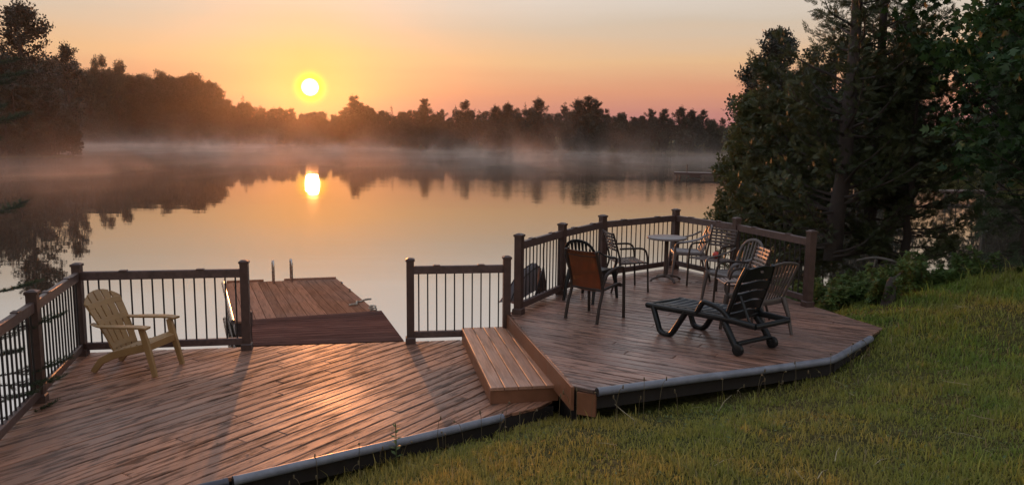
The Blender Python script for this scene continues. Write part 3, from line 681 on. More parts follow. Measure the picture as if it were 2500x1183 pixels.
# ------------------------------------------------------------------ furniture (local frames: +Y is the way the sitter faces)
def face(front, rear):
    d = np.array(front[:2]) - np.array(rear[:2]); return math.atan2(d[1], d[0]) - math.pi/2
def mirror(pts, s): return [(s*p[0], p[1], p[2]) for p in pts]

def adirondack(loc, rz, label):
    r = empty('adirondack_chair', loc, label, 'chair', rz=rz); mt = 'resin'
    # back: five staves fanning to a rounded top, leaning back
    lean = math.radians(26); bw0, bw1 = .205, .30
    def bp_(x, h): return (x, -.115 - h*math.sin(lean), .205 + h*math.cos(lean))
    def top(u): return .765 - .125*abs(u)**2.3
    for k in range(5):
        u0, u1 = -1 + k*.4, -1 + (k+1)*.4; g_ = .036
        def fn(a, b, u0=u0, u1=u1):
            u = u0 + g_ + (u1-u0-2*g_)*a; h = b*top(u); w = bw0 + (bw1-bw0)*b
            x, y, z = bp_(u*w, h); return (x, y + .035*(u*u) + .02*math.sin(b*3), z)
        MB().grid(lambda a, b: fn(1-a, b), 4, 9, .016).build('back_slat', mt, r, None, True, 40)
    for h in (.10, .40, .60):
        w = bw0 + (bw1-bw0)*h/.76
        pts = [bp_(x*w*.99, h) for x in (-1, -.5, 0, .5, 1)]; pts = [(p[0], p[1]-.012+.035*(p[0]/w)**2+.02*math.sin(h/.76*3), p[2]) for p in pts]
        MB().bar(pts, .022, .07, up=(0, -math.sin(lean), math.cos(lean))).build('back_brace', mt, r, None, True, 40)
    # seat: sloping slats
    for k in range(6):
        t0 = k/6; y0, z0 = .335 - t0*.45, .355 - t0*.14 + (.012 if k == 0 else 0)
        MB().bar([(-.235+.02*t0, y0-.035, z0), (.235-.02*t0, y0-.035, z0)], .071, .02, up=(0, .28, .96)).build('seat_slat', mt, r, None, True, 40)
    MB().bar([(-.24, .352, .325), (.24, .352, .325)], .02, .085).build('seat_apron', mt, r, None, True, 40)
    for s in (-1, 1):
        MB().bar(mirror([(.255, .425, .0), (.25, .375, .20), (.245, .325, .38), (.255, .285, .535)], s), .036, .075, up=(0, 1, 0), scales=[.85, 1, 1.15, 1.0]).build('front_leg', mt, r, None, True, 40)
        MB().bar(mirror([(.232, .33, .325), (.228, .1, .265), (.225, -.12, .20), (.222, -.26, .13), (.23, -.36, .0)], s), .03, .088, up=(0, .3, 1), scales=[1, 1, 1, .95, .75]).build('side_rail', mt, r, None, True, 40)
        pa = bez(mirror([(.262, .375, .548), (.275, .25, .556), (.275, .02, .548), (.262, -.2, .54), (.225, -.345, .555)], s), 4)
        MB().bar(pa, .105, .024, scales=[1.02 - .55*max(0, (i/len(pa)-.55)/.45) for i in range(len(pa))]).build('armrest', mt, r, None, True, 40)
    return r
ad_f = (at(349, 916, 0) + at(415, 890, 0))/2; ad_r = (at(237, 903, 0) + at(302, 881, 0))/2
AD = adirondack((-4.05, 8.09, .002), face(ad_f, ad_r) + .08, 'tan resin slat-back armchair with wide arms on the lower deck')
AD.scale = (.94, .94, .94)

def sling_chair(loc, rz, label):
    r = empty('sling_chair', loc, label, 'chair', rz=rz); mt = 'bronze_tube'
    for s in (-1, 1):
        MB().tube(bez(mirror([(.235, -.245, .0), (.232, -.20, .20), (.228, -.135, .40), (.225, -.19, .62), (.222, -.275, .865)], s), 5), .0195, 8, up=(1, 0, 0)).build('back_post', mt, r, None, True, 60)
        MB().tube(bez(mirror([(.262, .275, .0), (.262, .265, .30), (.262, .250, .585), (.262, .20, .632), (.262, .04, .628), (.25, -.10, .56), (.232, -.145, .43)], s), 5), .0195, 8, up=(1, 0, 0)).build('front_leg', mt, r, None, True, 60)
        MB().tube(bez(mirror([(.225, -.15, .385), (.228, .05, .415), (.228, .20, .43), (.228, .262, .40)], s), 4), .017, 8, up=(1, 0, 0)).build('seat_tube', mt, r, None, True, 60)
        MB().tube(mirror([(.228, .21, .415), (.262, .262, .40)], s), .011, 6).build('bracket', mt, r, None, True, 60)
    MB().tube([(-.222, -.268, .845), (.222, -.268, .845)], .012, 8).build('top_bar', mt, r, None, True, 60)
    MB().tube([(-.225, -.142, .385), (.225, -.142, .385)], .013, 8).build('cross_bar', mt, r, None, True, 60)
    MB().tube([(-.228, .255, .395), (.228, .255, .395)], .012, 8).build('cross_bar', mt, r, None, True, 60)
    def back(a, b):
        h = .40 + b*.465; y = np.interp(h, [.40, .50, .62, .75, .865], [-.14, -.152, -.19, -.232, -.275]); sag = .022*math.sin(math.pi*a)
        return (.218*(1-2*a), y - sag, h - .012*math.sin(math.pi*a)*(b > .95))
    MB().grid(back, 8, 8, .003).build('sling_back', 'sling', r, None, True, 60)
    def seat(a, b): return (.222*(2*a-1), -.14+.40*b, np.interp(b, [0, .3, .7, .9, 1], [.385, .40, .425, .432, .415]) - .025*math.sin(math.pi*a))
    MB().grid(seat, 8, 8, .003).build('sling_seat', 'sling', r, None, True, 60)
    MB().tube([(-.218, -.258, .80), (0, -.282, .795), (.218, -.258, .80)], .006, 6).build('hem_rod', mt, r, None, True, 60)
    return r
sf = (at(1435, 762, UZ) + at(1516, 774, UZ))/2; sr = (at(1378, 778, UZ) + at(1461, 789, UZ))/2; scn = (sf+sr)/2
sling_chair((scn[0], scn[1], UZ+.002), face(sf, sr), 'sling chair with translucent amber back on bronze tube legs')

def monobloc(loc, rz, label, mat, nsl=7, style='arch'):
    r = empty('plastic_armchair', loc, label, 'chair', 'moulded plastic armchairs', rz=rz)
    def seat(a, b):
        x = .225*(2*a-1)*(1-.10*(1-b)); y = -.20+.43*b
        return (x, y, .425 - .028*math.sin(math.pi*a)*math.sin(math.pi*min(1, b*1.1)) - (.03*((b-.85)/.15)**2 if b > .85 else 0) - .02*(1-b))
    MB().grid(seat, 10, 10, .012).build('seat', mat, r, None, True, 50)
    for s in (-1, 1):
        MB().bar(mirror([(.272, .265, .0), (.255, .245, .22), (.235, .215, .405)], s), .062, .04, up=(0, 1, 0), scales=[.62, .85, 1.25]).build('leg', mat, r, None, True, 50)
        MB().bar(mirror([(.225, -.335, .0), (.215, -.285, .22), (.20, -.215, .41)], s), .058, .04, up=(0, 1, 0), scales=[.62, .85, 1.2]).build('leg', mat, r, None, True, 50)
        arm = bez(mirror([(.232, .22, .40), (.265, .225, .49), (.280, .185, .565), (.285, .03, .595), (.275, -.13, .635), (.245, -.245, .70)], s), 5)
        MB().bar(arm, .046, .02, up=(s*.45, .2, 1)).build('armrest', mat, r, None, True, 50)
        MB().bar(mirror([(.228, .21, .40), (.215, 0, .392), (.20, -.2, .39)], s), .014, .055).build('side_apron', mat, r, None, True, 50)
    MB().bar([(-.232, .222, .388), (0, .228, .384), (.232, .222, .388)], .014, .05).build('front_apron', mat, r, None, True, 50)
    MB().bar([(-.20, -.212, .385), (0, -.22, .38), (.20, -.212, .385)], .014, .07).build('rear_apron', mat, r, None, True, 50)
    # back: an outer hoop and upright slats
    def yb(z): return -.205 - (z-.40)*.36
    if style == 'arch':
        hoop = [(-.205, yb(.40), .40), (-.225, yb(.55), .55), (-.215, yb(.70), .70), (-.14, yb(.80), .80), (0, yb(.835), .835), (.14, yb(.80), .80), (.215, yb(.70), .70), (.225, yb(.55), .55), (.205, yb(.40), .40)]
    else:
        hoop = [(-.20, yb(.40), .40), (-.222, yb(.58), .58), (-.25, yb(.76), .76), (-.225, yb(.805), .805), (0, yb(.835), .835), (.225, yb(.805), .805), (.25, yb(.76), .76), (.222, yb(.58), .58), (.20, yb(.40), .40)]
    MB().bar(bez(hoop, 6), .042 if style == 'arch' else .036, .018, up=(0, 1, .36)).build('back_hoop', mat, r, None, True, 50)
    for k in range(nsl):
        u = (k+.5)/nsl*2-1
        zt = (.83 - .15*abs(u)**2.6) if style == 'arch' else .82 - .03*u*u
        if style == 'arch': xs = (u*.155, u*.16, u*.185, u*.19)
        else: xs = (u*.16, u*.165, u*.19, u*.215)
        zs = (.40, .53, .68, zt)
        MB().bar(bez([(x, yb(z)-.012*math.sin((z-.4)*7), z) for x, z in zip(xs, zs)], 3), .030 if style == 'arch' else .026, .010, up=(0, 1, .36)).build('back_slat', mat, r, None, True, 50)
    return r
def slat_chair(loc, rz, label, mat='slat_metal'):
    r = empty('slatted_armchair', loc, label, 'chair', 'slatted metal armchairs', rz=rz); tb = 'bronze_tube'
    for s in (-1, 1):
        MB().tube(bez(mirror([(.262, .25, .0), (.262, .235, .30), (.262, .215, .54), (.262, .15, .625), (.262, -.03, .632), (.25, -.19, .628)], s), 5), .0148, 8, up=(1, 0, 0)).build('front_leg', tb, r, None, True, 60)
        MB().tube(bez(mirror([(.245, -.30, .0), (.238, -.235, .22), (.232, -.175, .42), (.228, -.215, .62), (.222, -.285, .85)], s), 5), .0148, 8, up=(1, 0, 0)).build('back_post', tb, r, None, True, 60)
        MB().tube(bez(mirror([(.236, -.19, .405), (.245, .05, .418), (.262, .225, .425)], s), 4), .011, 8, up=(1, 0, 0)).build('seat_rail', tb, r, None, True, 60)
    for k in range(8):
        y = -.165 + k*.0535; MB().bar([(-.246, y, .418+k*.001), (0, y, .410+k*.001), (.246, y, .418+k*.001)], .038, .010).build('seat_slat', mat, r, None, True, 50)
    for k in range(6):
        h = .60 + k*.046; y = np.interp(h, [.42, .62, .85], [-.175, -.215, -.285]) + .0
        MB().bar([(-.226, y, h), (0, y-.018, h), (.226, y, h)], .010, .031, up=(0, -.25, 1)).build('back_slat', mat, r, None, True, 50)
    for k in range(4):
        x = -.135 + k*.09
        MB().bar([(x, -.211-.014, .59), (x, -.281-.012, .845)], .018, .008, up=(0, 1, .2)).build('back_strap', mat, r, None, True, 50)
    return r
D2 = UZ + .002
monobloc((1.08, 10.42, D2), math.radians(-35), 'dark plastic armchair with arched back, hidden behind the amber sling chair', 'dark_plastic', 7)
slat_chair((1.66, 11.12, D2), math.radians(-78), 'brown slatted metal armchair alone by the water rail, turned towards the table')
monobloc((2.80, 12.25, D2), math.radians(86), 'taupe plastic armchair with arched back standing beside the round table', 'grey_plastic', 5)
sc_e = slat_chair((2.99, 11.39, D2), math.radians(130), 'brown slatted metal armchair holding a small red ball by the far rail')
slat_chair((2.85, 9.50, D2), math.radians(93), 'slatted metal armchair with pinkish light coloured into its slats right behind the lounger backrest', 'lit_slat')
monobloc((2.95, 10.24, D2), math.radians(112), 'brown plastic armchair whose front legs show beside the lounger backrest', 'brown_plastic', 6)
monobloc((2.80, 8.70, D2), math.radians(33), 'brown plastic armchair with fan-slat back close behind the sun lounger', 'brown_plastic', 7, 'fan')
bl = MB().lathe([(.0005, -.052), (.02, -.048), (.038, -.036), (.049, -.018), (.052, 0), (.049, .018), (.038, .036), (.02, .048), (.0005, .052)], n=16).build('ball', 'red', None, None, True, 80)
bl.location = (3.05, 11.44, D2+.418+.052); tag(bl, 'small red ball lying on the seat of a slatted armchair', 'ball')

# round cafe table
tl = (2.38, 11.80, D2); tb_ = empty('round_table', tl, 'small round grey-topped cafe table on a four-footed pedestal', 'table')
MB().lathe([(.0005, .655), (.285, .655), (.302, .662), (.305, .675), (.302, .687), (.295, .690), (.0005, .690)], n=40).build('table_top', 'grey_plastic', tb_, None, True, 30)
MB().lathe([(.0005, .06), (.04, .06), (.034, .10), (.033, .62), (.06, .654), (.0005, .654)], n=16).build('pedestal', 'slat_metal', tb_, None, True, 40)
for k in range(4):
    a = math.radians(20 + 90*k); c, s_ = math.cos(a), math.sin(a)
    MB().bar(bez([(c*.01, s_*.01, .085), (c*.12, s_*.12, .075), (c*.22, s_*.22, .05), (c*.265, s_*.265, .013)], 4), .042, .026, scales=[1.2]*5+[1]*4+[.9]*4).build('foot', 'slat_metal', tb_, None, True, 50)

# sun lounger: +Y towards the foot end
def lounger(loc, rz, label):
    r = empty('sun_lounger', loc, label, 'sun lounger', rz=rz); mt = 'dark_plastic'; W = .265
    prof = lambda y: .315 + .03*math.cos((y+.1)*2.2)
    for s in (-1, 1):
        MB().bar(bez([(s*W, y, prof(y)) for y in np.linspace(-.38, 1.12, 10)], 3), .045, .062).build('side_rail', mt, r, None, True, 50)
        MB().bar(bez(mirror([(W, 1.03, .30), (W+.01, .94, .12), (W+.01, .885, .028), (W+.01, .745, .026), (W+.005, .64, .16), (W, .54, .31)], s), 5), .055, .062, up=(1, 0, 0)).build('front_leg', mt, r, None, True, 50)
        MB().bar(bez(mirror([(W-.01, .02, .31), (W+.005, -.07, .20), (W+.01, -.165, .07)], s), 4), .07, .055, up=(1, 0, 0)).build('rear_leg', mt, r, None, True, 50)
        MB().bar(bez(mirror([(W+.01, .38, .33), (W+.015, .30, .46), (W+.015, .24, .475), (W+.01, .06, .44), (W, -.04, .36)], s), 4), .05, .04, up=(1, 0, 0)).build('armrest', mt, r, None, True, 50)
        wh = MB().lathe([(.0005, -.024), (.05, -.024), (.062, -.018), (.064, 0), (.062, .018), (.05, .024), (.0005, .024)], n=20)
        wh.v = [(s*(W+.012)+p[2], p[0]-.185, p[1]+.065) for p in wh.v]
        wh.build('wheel', mt, r, None, True, 40)
    for k in range(9):
        y0 = .05 + k*.114
        def sl(a, b, y0=y0): return (W*.93*(2*a-1), y0+.090*b + .05*math.sin(math.pi*a), prof(y0)+.034 - .030*math.sin(math.pi*a) - .016*(2*b-1)**2)
        MB().grid(sl, 8, 4, .014).build('seat_slat', mt, r, None, True, 50)
    for y in (1.13, .0, -.37): MB().bar([(-W, y, prof(y)-.003), (W, y, prof(y)-.003)], .05, .05).build('cross_bar', mt, r, None, True, 50)
    MB().bar([(-W, -.16, .12), (W, -.16, .12)], .05, .04).build('cross_bar', mt, r, None, True, 50)
    # raised backrest with four wavy slots
    tilt = math.radians(70); bw = .245
    def bk_(x, h): return (x, .01 - h*math.cos(tilt), .345 + h*math.sin(tilt))
    edges = [0, .085, .20, .315, .43, .60]
    for k in range(5):
        h0, h1 = edges[k] + (.011 if k else 0), edges[k+1] - (.011 if k < 4 else 0)
        def pn(a, b, h0=h0, h1=h1, k=k):
            u = 2*a-1; w = bw*(1.0 - .18*max(0, (h0+(h1-h0)*b-.40)/.2)**2)
            wav = .012*math.cos(u*3.3)
            hh = h0 + (h1-h0)*b + wav*(1 if 0 < k else b)*(1-b if k == 4 else 1)
            if k == 4 and b == 1: hh = .60 - .035*u*u
            x, y, z = bk_(u*w, hh); return (x, y - .022*(1-u*u), z)
        MB().grid(lambda a, b: pn(1-a, b), 10, 4, .016).build('back_panel', mt, r, None, True, 50)
    for s in (-1, 1):
        MB().bar(bez([bk_(s*bw, -.02), bk_(s*bw, .2), bk_(s*bw, .42), bk_(s*bw*.86, .585)], 4), .035, .045, up=(0, 1, .4)).build('back_frame', mt, r, None, True, 50)
    MB().bar([(-.2, -.12, .60), (-.2, -.26, .34)], .03, .02).build('prop_bar', mt, r, None)
    x, y, z = bk_(0, .535); MB().box((x, y-.0445, z), (.045, .004, .03), mat=Matrix.Rotation(-(math.pi/2-tilt), 3, 'X')).build('maker_badge', 'slat_metal', r, None)
    return r
wm = (at(1800, 858, UZ) + at(1885, 848, UZ))/2; tm = (at(1573, 748, .655) + at(1672, 740, .655))/2
rz = math.radians(125-90); dx = np.array([-math.sin(rz), math.cos(rz)])
lounger((wm[0]+dx[0]*.185-.03, wm[1]+dx[1]*.185-.10, D2), rz, 'black plastic sun lounger with raised back and rear wheels')

# arched canvas canopy hung outside the railing
cc = np.array([.30, 9.98, UZ]); ca = math.atan2(P['Q2'][1]-P['Q1'][1], P['Q2'][0]-P['Q1'][0])
cz = empty('folded_canopy', (.30, 10.10, UZ+.02), 'grey domed canvas canopy hanging on a cord outside the upper railing', 'canopy', rz=ca)
ch_ = lambda a: float(np.interp(a, [0, .12, .3, .5, .75, .92, 1], [.03, .17, .28, .35, .40, .42, .36]))
MB().grid(lambda a, b: (-.46+.96*a, .05+.26*b, .03+ch_(a)*math.sin(math.pi*min(.98, max(.02, b)))**.55), 14, 10, .004).build('fabric', 'canvas', cz, None, True, 60)
for b in (.28, .62):
    MB().tube([(-.46+.96*a, .05+.26*b, .04+ch_(a)*math.sin(math.pi*b)**.55) for a in np.linspace(0, 1, 14)], .008, 6).build('frame_rib', 'bronze_tube', cz, None, True, 60)
MB().add([(.10, .035, .03), (.52, .035, .03), (.52, .048, .03), (.10, .048, .03), (.40, .035, .43), (.40, .048, .43)], [(0, 1, 4), (3, 5, 2), (0, 3, 2, 1), (1, 2, 5, 4), (0, 4, 5, 3)]).build('dark_flap', 'black_metal', cz, None)
MB().tube(bez([(.40, .042, .42), (.385, .04, .62), (.40, .04, .74), (.38, .045, .84)], 5), .012, 6, up=(1, 0, 0)).build('cord', 'black_metal', cz, None, True, 60)

# ------------------------------------------------------------------ vegetation helpers
def unit(v): return v/np.maximum(1e-9, np.linalg.norm(v, axis=-1, keepdims=True))
def stamp(T, TF, pos, ydir, nrm, size):
    """copy a leaf template (points T, faces TF) to every position, its +Y along ydir and +Z near nrm"""
    y = unit(ydir); z = unit(nrm - y*np.sum(nrm*y, -1, keepdims=True)); x = np.cross(y, z)
    R = np.stack([x, y, z], 1)                               # rows are axes
    V = np.einsum('tk,nkc->ntc', T, R)*size[:, None, None] + pos[:, None, :]
    F = TF[None] + (np.arange(len(pos))*len(T))[:, None, None]
    return V.reshape(-1, 3), F.reshape(-1, TF.shape[1])
def dia(p, d, l, w, bend=0.):
    """a pointed leaflet as a quad from p along d"""
    d = np.array(d, float); d /= np.linalg.norm(d); sd = np.array([-d[1], d[0], 0]); p = np.array(p, float)
    return [p, p + d*l*.45 + sd*w + [0, 0, bend], p + d*l, p + d*l*.45 - sd*w + [0, 0, bend]]
def template(quads):
    V = np.array([q for Q in quads for q in Q]); F = np.arange(len(V)).reshape(-1, 4); return V, F
T_CEDAR = template([dia((0, y, 0), (s*np.sin(a), np.cos(a), z), l, .045, .01) for y, s, a, l, z in
                    [(0, 0, 0, .55, 0), (.12, 1, .7, .42, .08), (.12, -1, .7, .42, -.06), (.3, 1, .6, .40, -.05), (.3, -1, .6, .40, .08), (.45, 1, .45, .36, .05), (.45, -1, .5, .36, -.1), (.5, 0, 0, .5, .06)]])
T_HEM = template([dia((0, y, 0), (s*np.sin(1.0), np.cos(1.0), -.12), .40*(1.15-y), .035) for y in (.05, .2, .35, .5, .65, .8) for s in (-1, 1)] + [dia((0, 0, 0), (0, 1, -.1), 1.0, .03)])
T_LEAF = template([dia((0, 0, 0), (0, 1, 0), 1., .26, .05)])
T_TWIG = template([dia((0, .1, 0), (0, 1, 0), .9, .20, .03), dia((0, 0, 0), (.8, .7, .1), .8, .19, .03), dia((0, 0, 0), (-.8, .6, -.1), .8, .19, .03), dia((0, .1, 0), (.5, .5, .5), .7, .17), dia((0, .1, 0), (-.4, .5, -.6), .7, .17)])
T_CLUMP = template([dia((RNG.uniform(-.5, .5), RNG.uniform(-.5, .5), RNG.uniform(-.35, .35)), RNG.normal(0, 1, 3), .55, .16, .05) for _ in range(7)])
# maple leaf: five lobes, folded a little along the midrib
_ml = [(0, -.45, 0), (.22, -.38, .02), (.52, -.20, .05), (.30, -.05, .03), (.58, .28, .06), (.22, .22, .02), (0, .62, 0), (-.22, .22, .02), (-.58, .28, .06), (-.30, -.05, .03), (-.52, -.20, .05), (-.22, -.38, .02)]
T_MAPLE = (np.array(_ml)*.8, np.array([(0, 1, 2, 3), (0, 3, 4, 5), (0, 5, 6, 6), (0, 6, 7, 7), (0, 7, 8, 9), (0, 9, 10, 11)]))
T_MAPLE = (np.array(_ml)*.8, np.array([(0, 1, 2), (0, 2, 3), (0, 3, 4), (0, 4, 5), (0, 5, 6), (0, 6, 7), (0, 7, 8), (0, 8, 9), (0, 9, 10), (0, 10, 11)]))

def branch_path(p0, d0, ln, rise, n=6, wob=.12, rg=None):
    rg = rg or RNG; P_ = [np.array(p0, float)]; d = np.array(d0, float); d /= np.linalg.norm(d)
    for k in range(n):
        d = d + rg.normal(0, wob, 3)*.5 + np.array([0, 0, rise*(k+1)/n]); d /= np.linalg.norm(d); P_.append(P_[-1] + d*ln/n)
    return np.array(P_)
def conifer(h, trunk_r, crown0, radius, nb, rg, kind='cedar', lean=(0, 0), sub=9, spray=.26, top_sparse=0., mask=None, spr_per=3, branch_up=.25, droop=-.0, rise=.25):
    """trunk and branch tubes plus foliage sprays for one tree standing at the origin"""
    wood_ = MB(); tp = [(lean[0]*(z/h)**1.4 + .05*math.sin(z*.8+rg.uniform(0, 6)), lean[1]*(z/h)**1.4 + .05*math.cos(z*.7), z) for z in np.linspace(-.3, h, 12)]
    tr_ = MB(); tr_.tube(tp, trunk_r, 8, [max(.08, 1.15-k/11*1.05) for k in range(12)], up=(1, 0, 0))
    tpn = np.array(tp); pos = []; dr = []; sz = []
    for b in range(nb):
        u = (b+rg.uniform(0, 1))/nb; z = crown0 + (h-crown0)*u**.9
        base = np.array([np.interp(z, tpn[:, 2], tpn[:, k]) for k in range(3)]); az = rg.uniform(0, 2*math.pi)
        if mask is not None and not mask(az, u, rg): continue
        ln = radius(u)*rg.uniform(.65, 1.15)
        up_ = branch_up*(.4+u) + droop*(1-u)
        P_ = branch_path(base, (math.cos(az), math.sin(az), up_ + rg.normal(0, .12)), ln, rise, 6, .22, rg)
        wood_.tube([tuple(p) for p in P_], max(.008, trunk_r*.22*(1-u*.6)), 5, [1-.8*k/6 for k in range(7)])
        for k in range(int(sub*max(.5, ln/1.4))):
            f = rg.uniform(.22, 1.0); i = min(5, int(f*6)); q = P_[i] + (P_[i+1]-P_[i])*(f*6-i); bd = P_[i+1]-P_[i]
            side = np.cross(bd, [0, 0, 1]); side /= np.linalg.norm(side)+1e-9
            td = unit(bd)*.8 + side*rg.choice([-1, 1])*rg.uniform(.3, 1.1) + np.array([0, 0, rg.normal(.0, .3)])
            tl_ = ln*.32*(1.1-f*.6)*rg.uniform(.6, 1.2)
            for j in range(spr_per):
                pos.append(q + unit(td)*tl_*(j+.3)/spr_per + rg.normal(0, .03, 3)); dr.append(unit(td) + rg.normal(0, .45, 3)); sz.append(spray*rg.uniform(.6, 1.25))
    return tr_, wood_, np.array(pos), np.array(dr), np.array(sz)
def make_tree(name, label, cat, loc, parts, tmpl, mat, group=None, normal_up=.6, rg=None, bark='bark', crown_name='crown'):
    rg = rg or RNG; tr_, br_, pos, dr, sz = parts
    root = empty(name, loc, label, cat, group)
    tr_.build('trunk', bark, root, None, True, 70)
    nrm = rg.normal(0, 1, pos.shape)*(1-normal_up) + np.array([0, 0, 1])*normal_up
    V, F_ = stamp(*tmpl, pos, dr, nrm, sz); cr = tag(link(crown_name, mesh_np(crown_name, V, F_), mat, root), kind='stuff')
    if br_.v: tag(br_.build('branches', bark, cr, None, True, 70), kind='stuff')
    return root
def copy_tree(src, loc, sc, rz, label=None, group=None, name=None):
    r = src.copy(); C.objects.link(r); r.location = loc; r.scale = sc; r.rotation_euler = (0, 0, rz)
    if label: r['label'] = label
    if group: r['group'] = group
    for ch in list(src.children):
        c = ch.copy(); C.objects.link(c); c.parent = r
        for g_ in ch.children: d_ = g_.copy(); C.objects.link(d_); d_.parent = c
    return r

# ------------------------------------------------------------------ far trees: variants 10 m tall, then placed one by one
def far_broad(rg, nclump=42, leaves=2300):
    tr_ = MB().tube([(0, 0, -.8), (.1*rg.normal(), .1*rg.normal(), 3), (.2*rg.normal(), .2*rg.normal(), 8)], .20, 6, [1, .8, .3], up=(1, 0, 0)); br_ = MB()
    cs = []
    for k in range(nclump):
        z = rg.uniform(.7, 9.2); rr = 2.9*math.sin(min(1, (z+.9)/10.6)*math.pi)**.55; a = rg.uniform(0, 6.28); q = rr*math.sqrt(rg.uniform(.1, 1))
        cs.append((q*math.cos(a), q*math.sin(a), z, rg.uniform(.4, 1.15))); br_.tube([(0, 0, max(1.2, z-1.6)), (q*math.cos(a)*.9, q*math.sin(a)*.9, z)], .05, 4, [1, .3], up=(1, 0, 0))
    cs = np.array(cs); i = rg.integers(0, nclump, leaves); d = unit(rg.normal(0, 1, (leaves, 3))); pos = cs[i, :3] + d*cs[i, 3:4]*rg.uniform(.5, 1.05, (leaves, 1))*[1, 1, .8]
    return tr_, br_, pos, rg.normal(0, 1, (leaves, 3)), rg.uniform(.26, .58, leaves)
def far_pine(rg):
    tr_ = MB().tube([(0, 0, -.8), (0, 0, 5), (.15*rg.normal(), .15*rg.normal(), 9.8)], .17, 6, [1, .7, .12], up=(1, 0, 0)); br_ = MB(); pos = []
    z = 2.0
    while z < 9.3:
        m_ = rg.integers(3, 6); a0 = rg.uniform(0, 6.28)
        for j in range(m_):
            a = a0 + j*6.28/m_ + rg.normal(0, .35); ln = (2.9*(1-((z-1.6)/8.6)**1.5)+.45)*rg.uniform(.4, 1.25)
            P_ = branch_path((0, 0, z+rg.normal(0, .12)), (math.cos(a), math.sin(a), .10+.03*z), ln, .25, 4, .1, rg); br_.tube([tuple(p) for p in P_], .05, 4, [1, .8, .6, .4, .2])
            for f in np.arange(.4, 1.04, .09): pos += [P_[0] + (P_[-1]-P_[0])*f + [0, 0, .06] + rg.normal(0, .17, 3)*[1, 1, .38] for _ in range(3)]
        z += rg.uniform(.55, .95)*(1.15-z*.045)
    pos += [np.array([0, 0, 9.4]) + rg.normal(0, .16, 3)*[1, 1, 2.2] for _ in range(12)]
    pos = np.array(pos); n_ = len(pos); return tr_, br_, pos, rg.normal(0, 1, (n_, 3))*[1, 1, .3] + [0, 0, .2], rg.uniform(.30, .52, n_)
def far_spruce(rg):
    tr_ = MB().tube([(0, 0, -.8), (0, 0, 5), (0, 0, 10)], .16, 6, [1, .6, .1], up=(1, 0, 0)); pos = []; dr = []
    for k in range(24):
        z = .9 + k*.38; r_ = 1.75*(1-(z/10.2))**.85*rg.uniform(.75, 1.15)
        for j in range(9):
            a = rg.uniform(0, 6.28); q = r_*rg.uniform(.35, 1.0); pos.append((q*math.cos(a), q*math.sin(a), z - .22*q)); dr.append((math.cos(a), math.sin(a), -.35))
    pos += [(0, 0, 9.6), (0, 0, 9.8), (.05, 0, 9.3)]; dr += [(0, .2, 1)]*3
    pos = np.array(pos); return tr_, MB(), pos, np.array(dr) + rg.normal(0, .25, pos.shape), rg.uniform(.4, .75, len(pos))
VAR = {}
for kind, fn, tm_, mt, nm, cnt in (('broad', far_broad, T_CLUMP, 'far_leaf', 'broadleaf_tree', 5), ('pine', far_pine, T_CLUMP, 'far_needle', 'pine_tree', 4), ('spruce', far_spruce, T_HEM, 'far_needle', 'spruce_tree', 2)):
    VAR[kind] = []
    for k in range(cnt):
        rg = np.random.default_rng(100+k*7+len(kind)); parts = fn(rg)
        VAR[kind].append([nm, parts, tm_, mt, rg, None])
def far_tree(kind, x, y, hgt, wid, label, group):
    v = VAR[kind][random.randrange(len(VAR[kind]))]; loc = (x, y, gz(x, y)); sc = (wid, wid, hgt/10.0); rz_ = random.uniform(0, 6.28)
    if v[5] is None:
        r = make_tree(v[0], label, 'tree', loc, v[1], v[2], v[3], group, .3, v[4]); r.scale = sc; r.rotation_euler = (0, 0, rz_); v[5] = r
        return r
    return copy_tree(v[5], loc, sc, rz_, label, group)
# skyline of the photograph: pixel column -> pixel row of the tree tops
SKYL = np.array([(-40, 100), (130, 118), (150, 142), (185, 152), (240, 140), (280, 152), (330, 166), (400, 157), (470, 172), (520, 186), (545, 228), (560, 247), (590, 240), (650, 254), (690, 254), (720, 268), (760, 262), (820, 268),
                 (850, 248), (870, 246), (900, 256), (950, 268), (1000, 263), (1036, 252), (1060, 266), (1110, 268), (1135, 255), (1170, 263), (1210, 263), (1240, 256), (1270, 259), (1315, 248), (1340, 259), (1380, 256), (1420, 248), (1450, 248),
                 (1480, 262), (1520, 270), (1560, 278), (1590, 274), (1620, 275), (1660, 268), (1700, 275), (1750, 285), (1900, 280), (2500, 270)], float)
def pxcol(x, y, z):
    p = np.array([x, y, z-CAMZ]); cp, sp_ = math.cos(PITCH), math.sin(PITCH); dep = p[1]*cp - p[2]*sp_
    u2 = p[0]/dep; v2 = (p[1]*sp_+p[2]*cp)/dep; c, s_ = math.cos(ROLL), math.sin(ROLL); return (u2*c+v2*s_)*FPX + PW/2
def sky_h(x, y):
    """height of the wood's top over the ground at (x, y)"""
    px_ = pxcol(x, y, 10.); py_ = np.interp(px_, SKYL[:, 0], SKYL[:, 1]); return float(atd(px_, py_, y)[2])
def shore_points(i0, i1, step, back):
    pts = []
    for i in range(i0, i1):
        a, b = LAKE[i], LAKE[i+1]; e = b-a; ln = np.linalg.norm(e); nn_ = np.array([-e[1], e[0]])/ln
        if float(sdf_lake(*( (a+b)/2 + nn_))) < 0: nn_ = -nn_
        k = random.uniform(0, step)
        while k < ln: pts.append((a + e*k/ln + nn_*(back + random.uniform(-1.2, 1.2)), i)); k += step*random.uniform(.75, 1.25)
    return pts
FAR = {'broad': 'dark leafy tree in the wood along the far shore', 'pine': 'ragged-topped pine rising from the far shore wood', 'spruce': 'narrow pointed spruce in the far shore wood'}
GRP = {'broad': 'leafy trees of the far shore', 'pine': 'pines of the far shore', 'spruce': 'spruces of the far shore'}
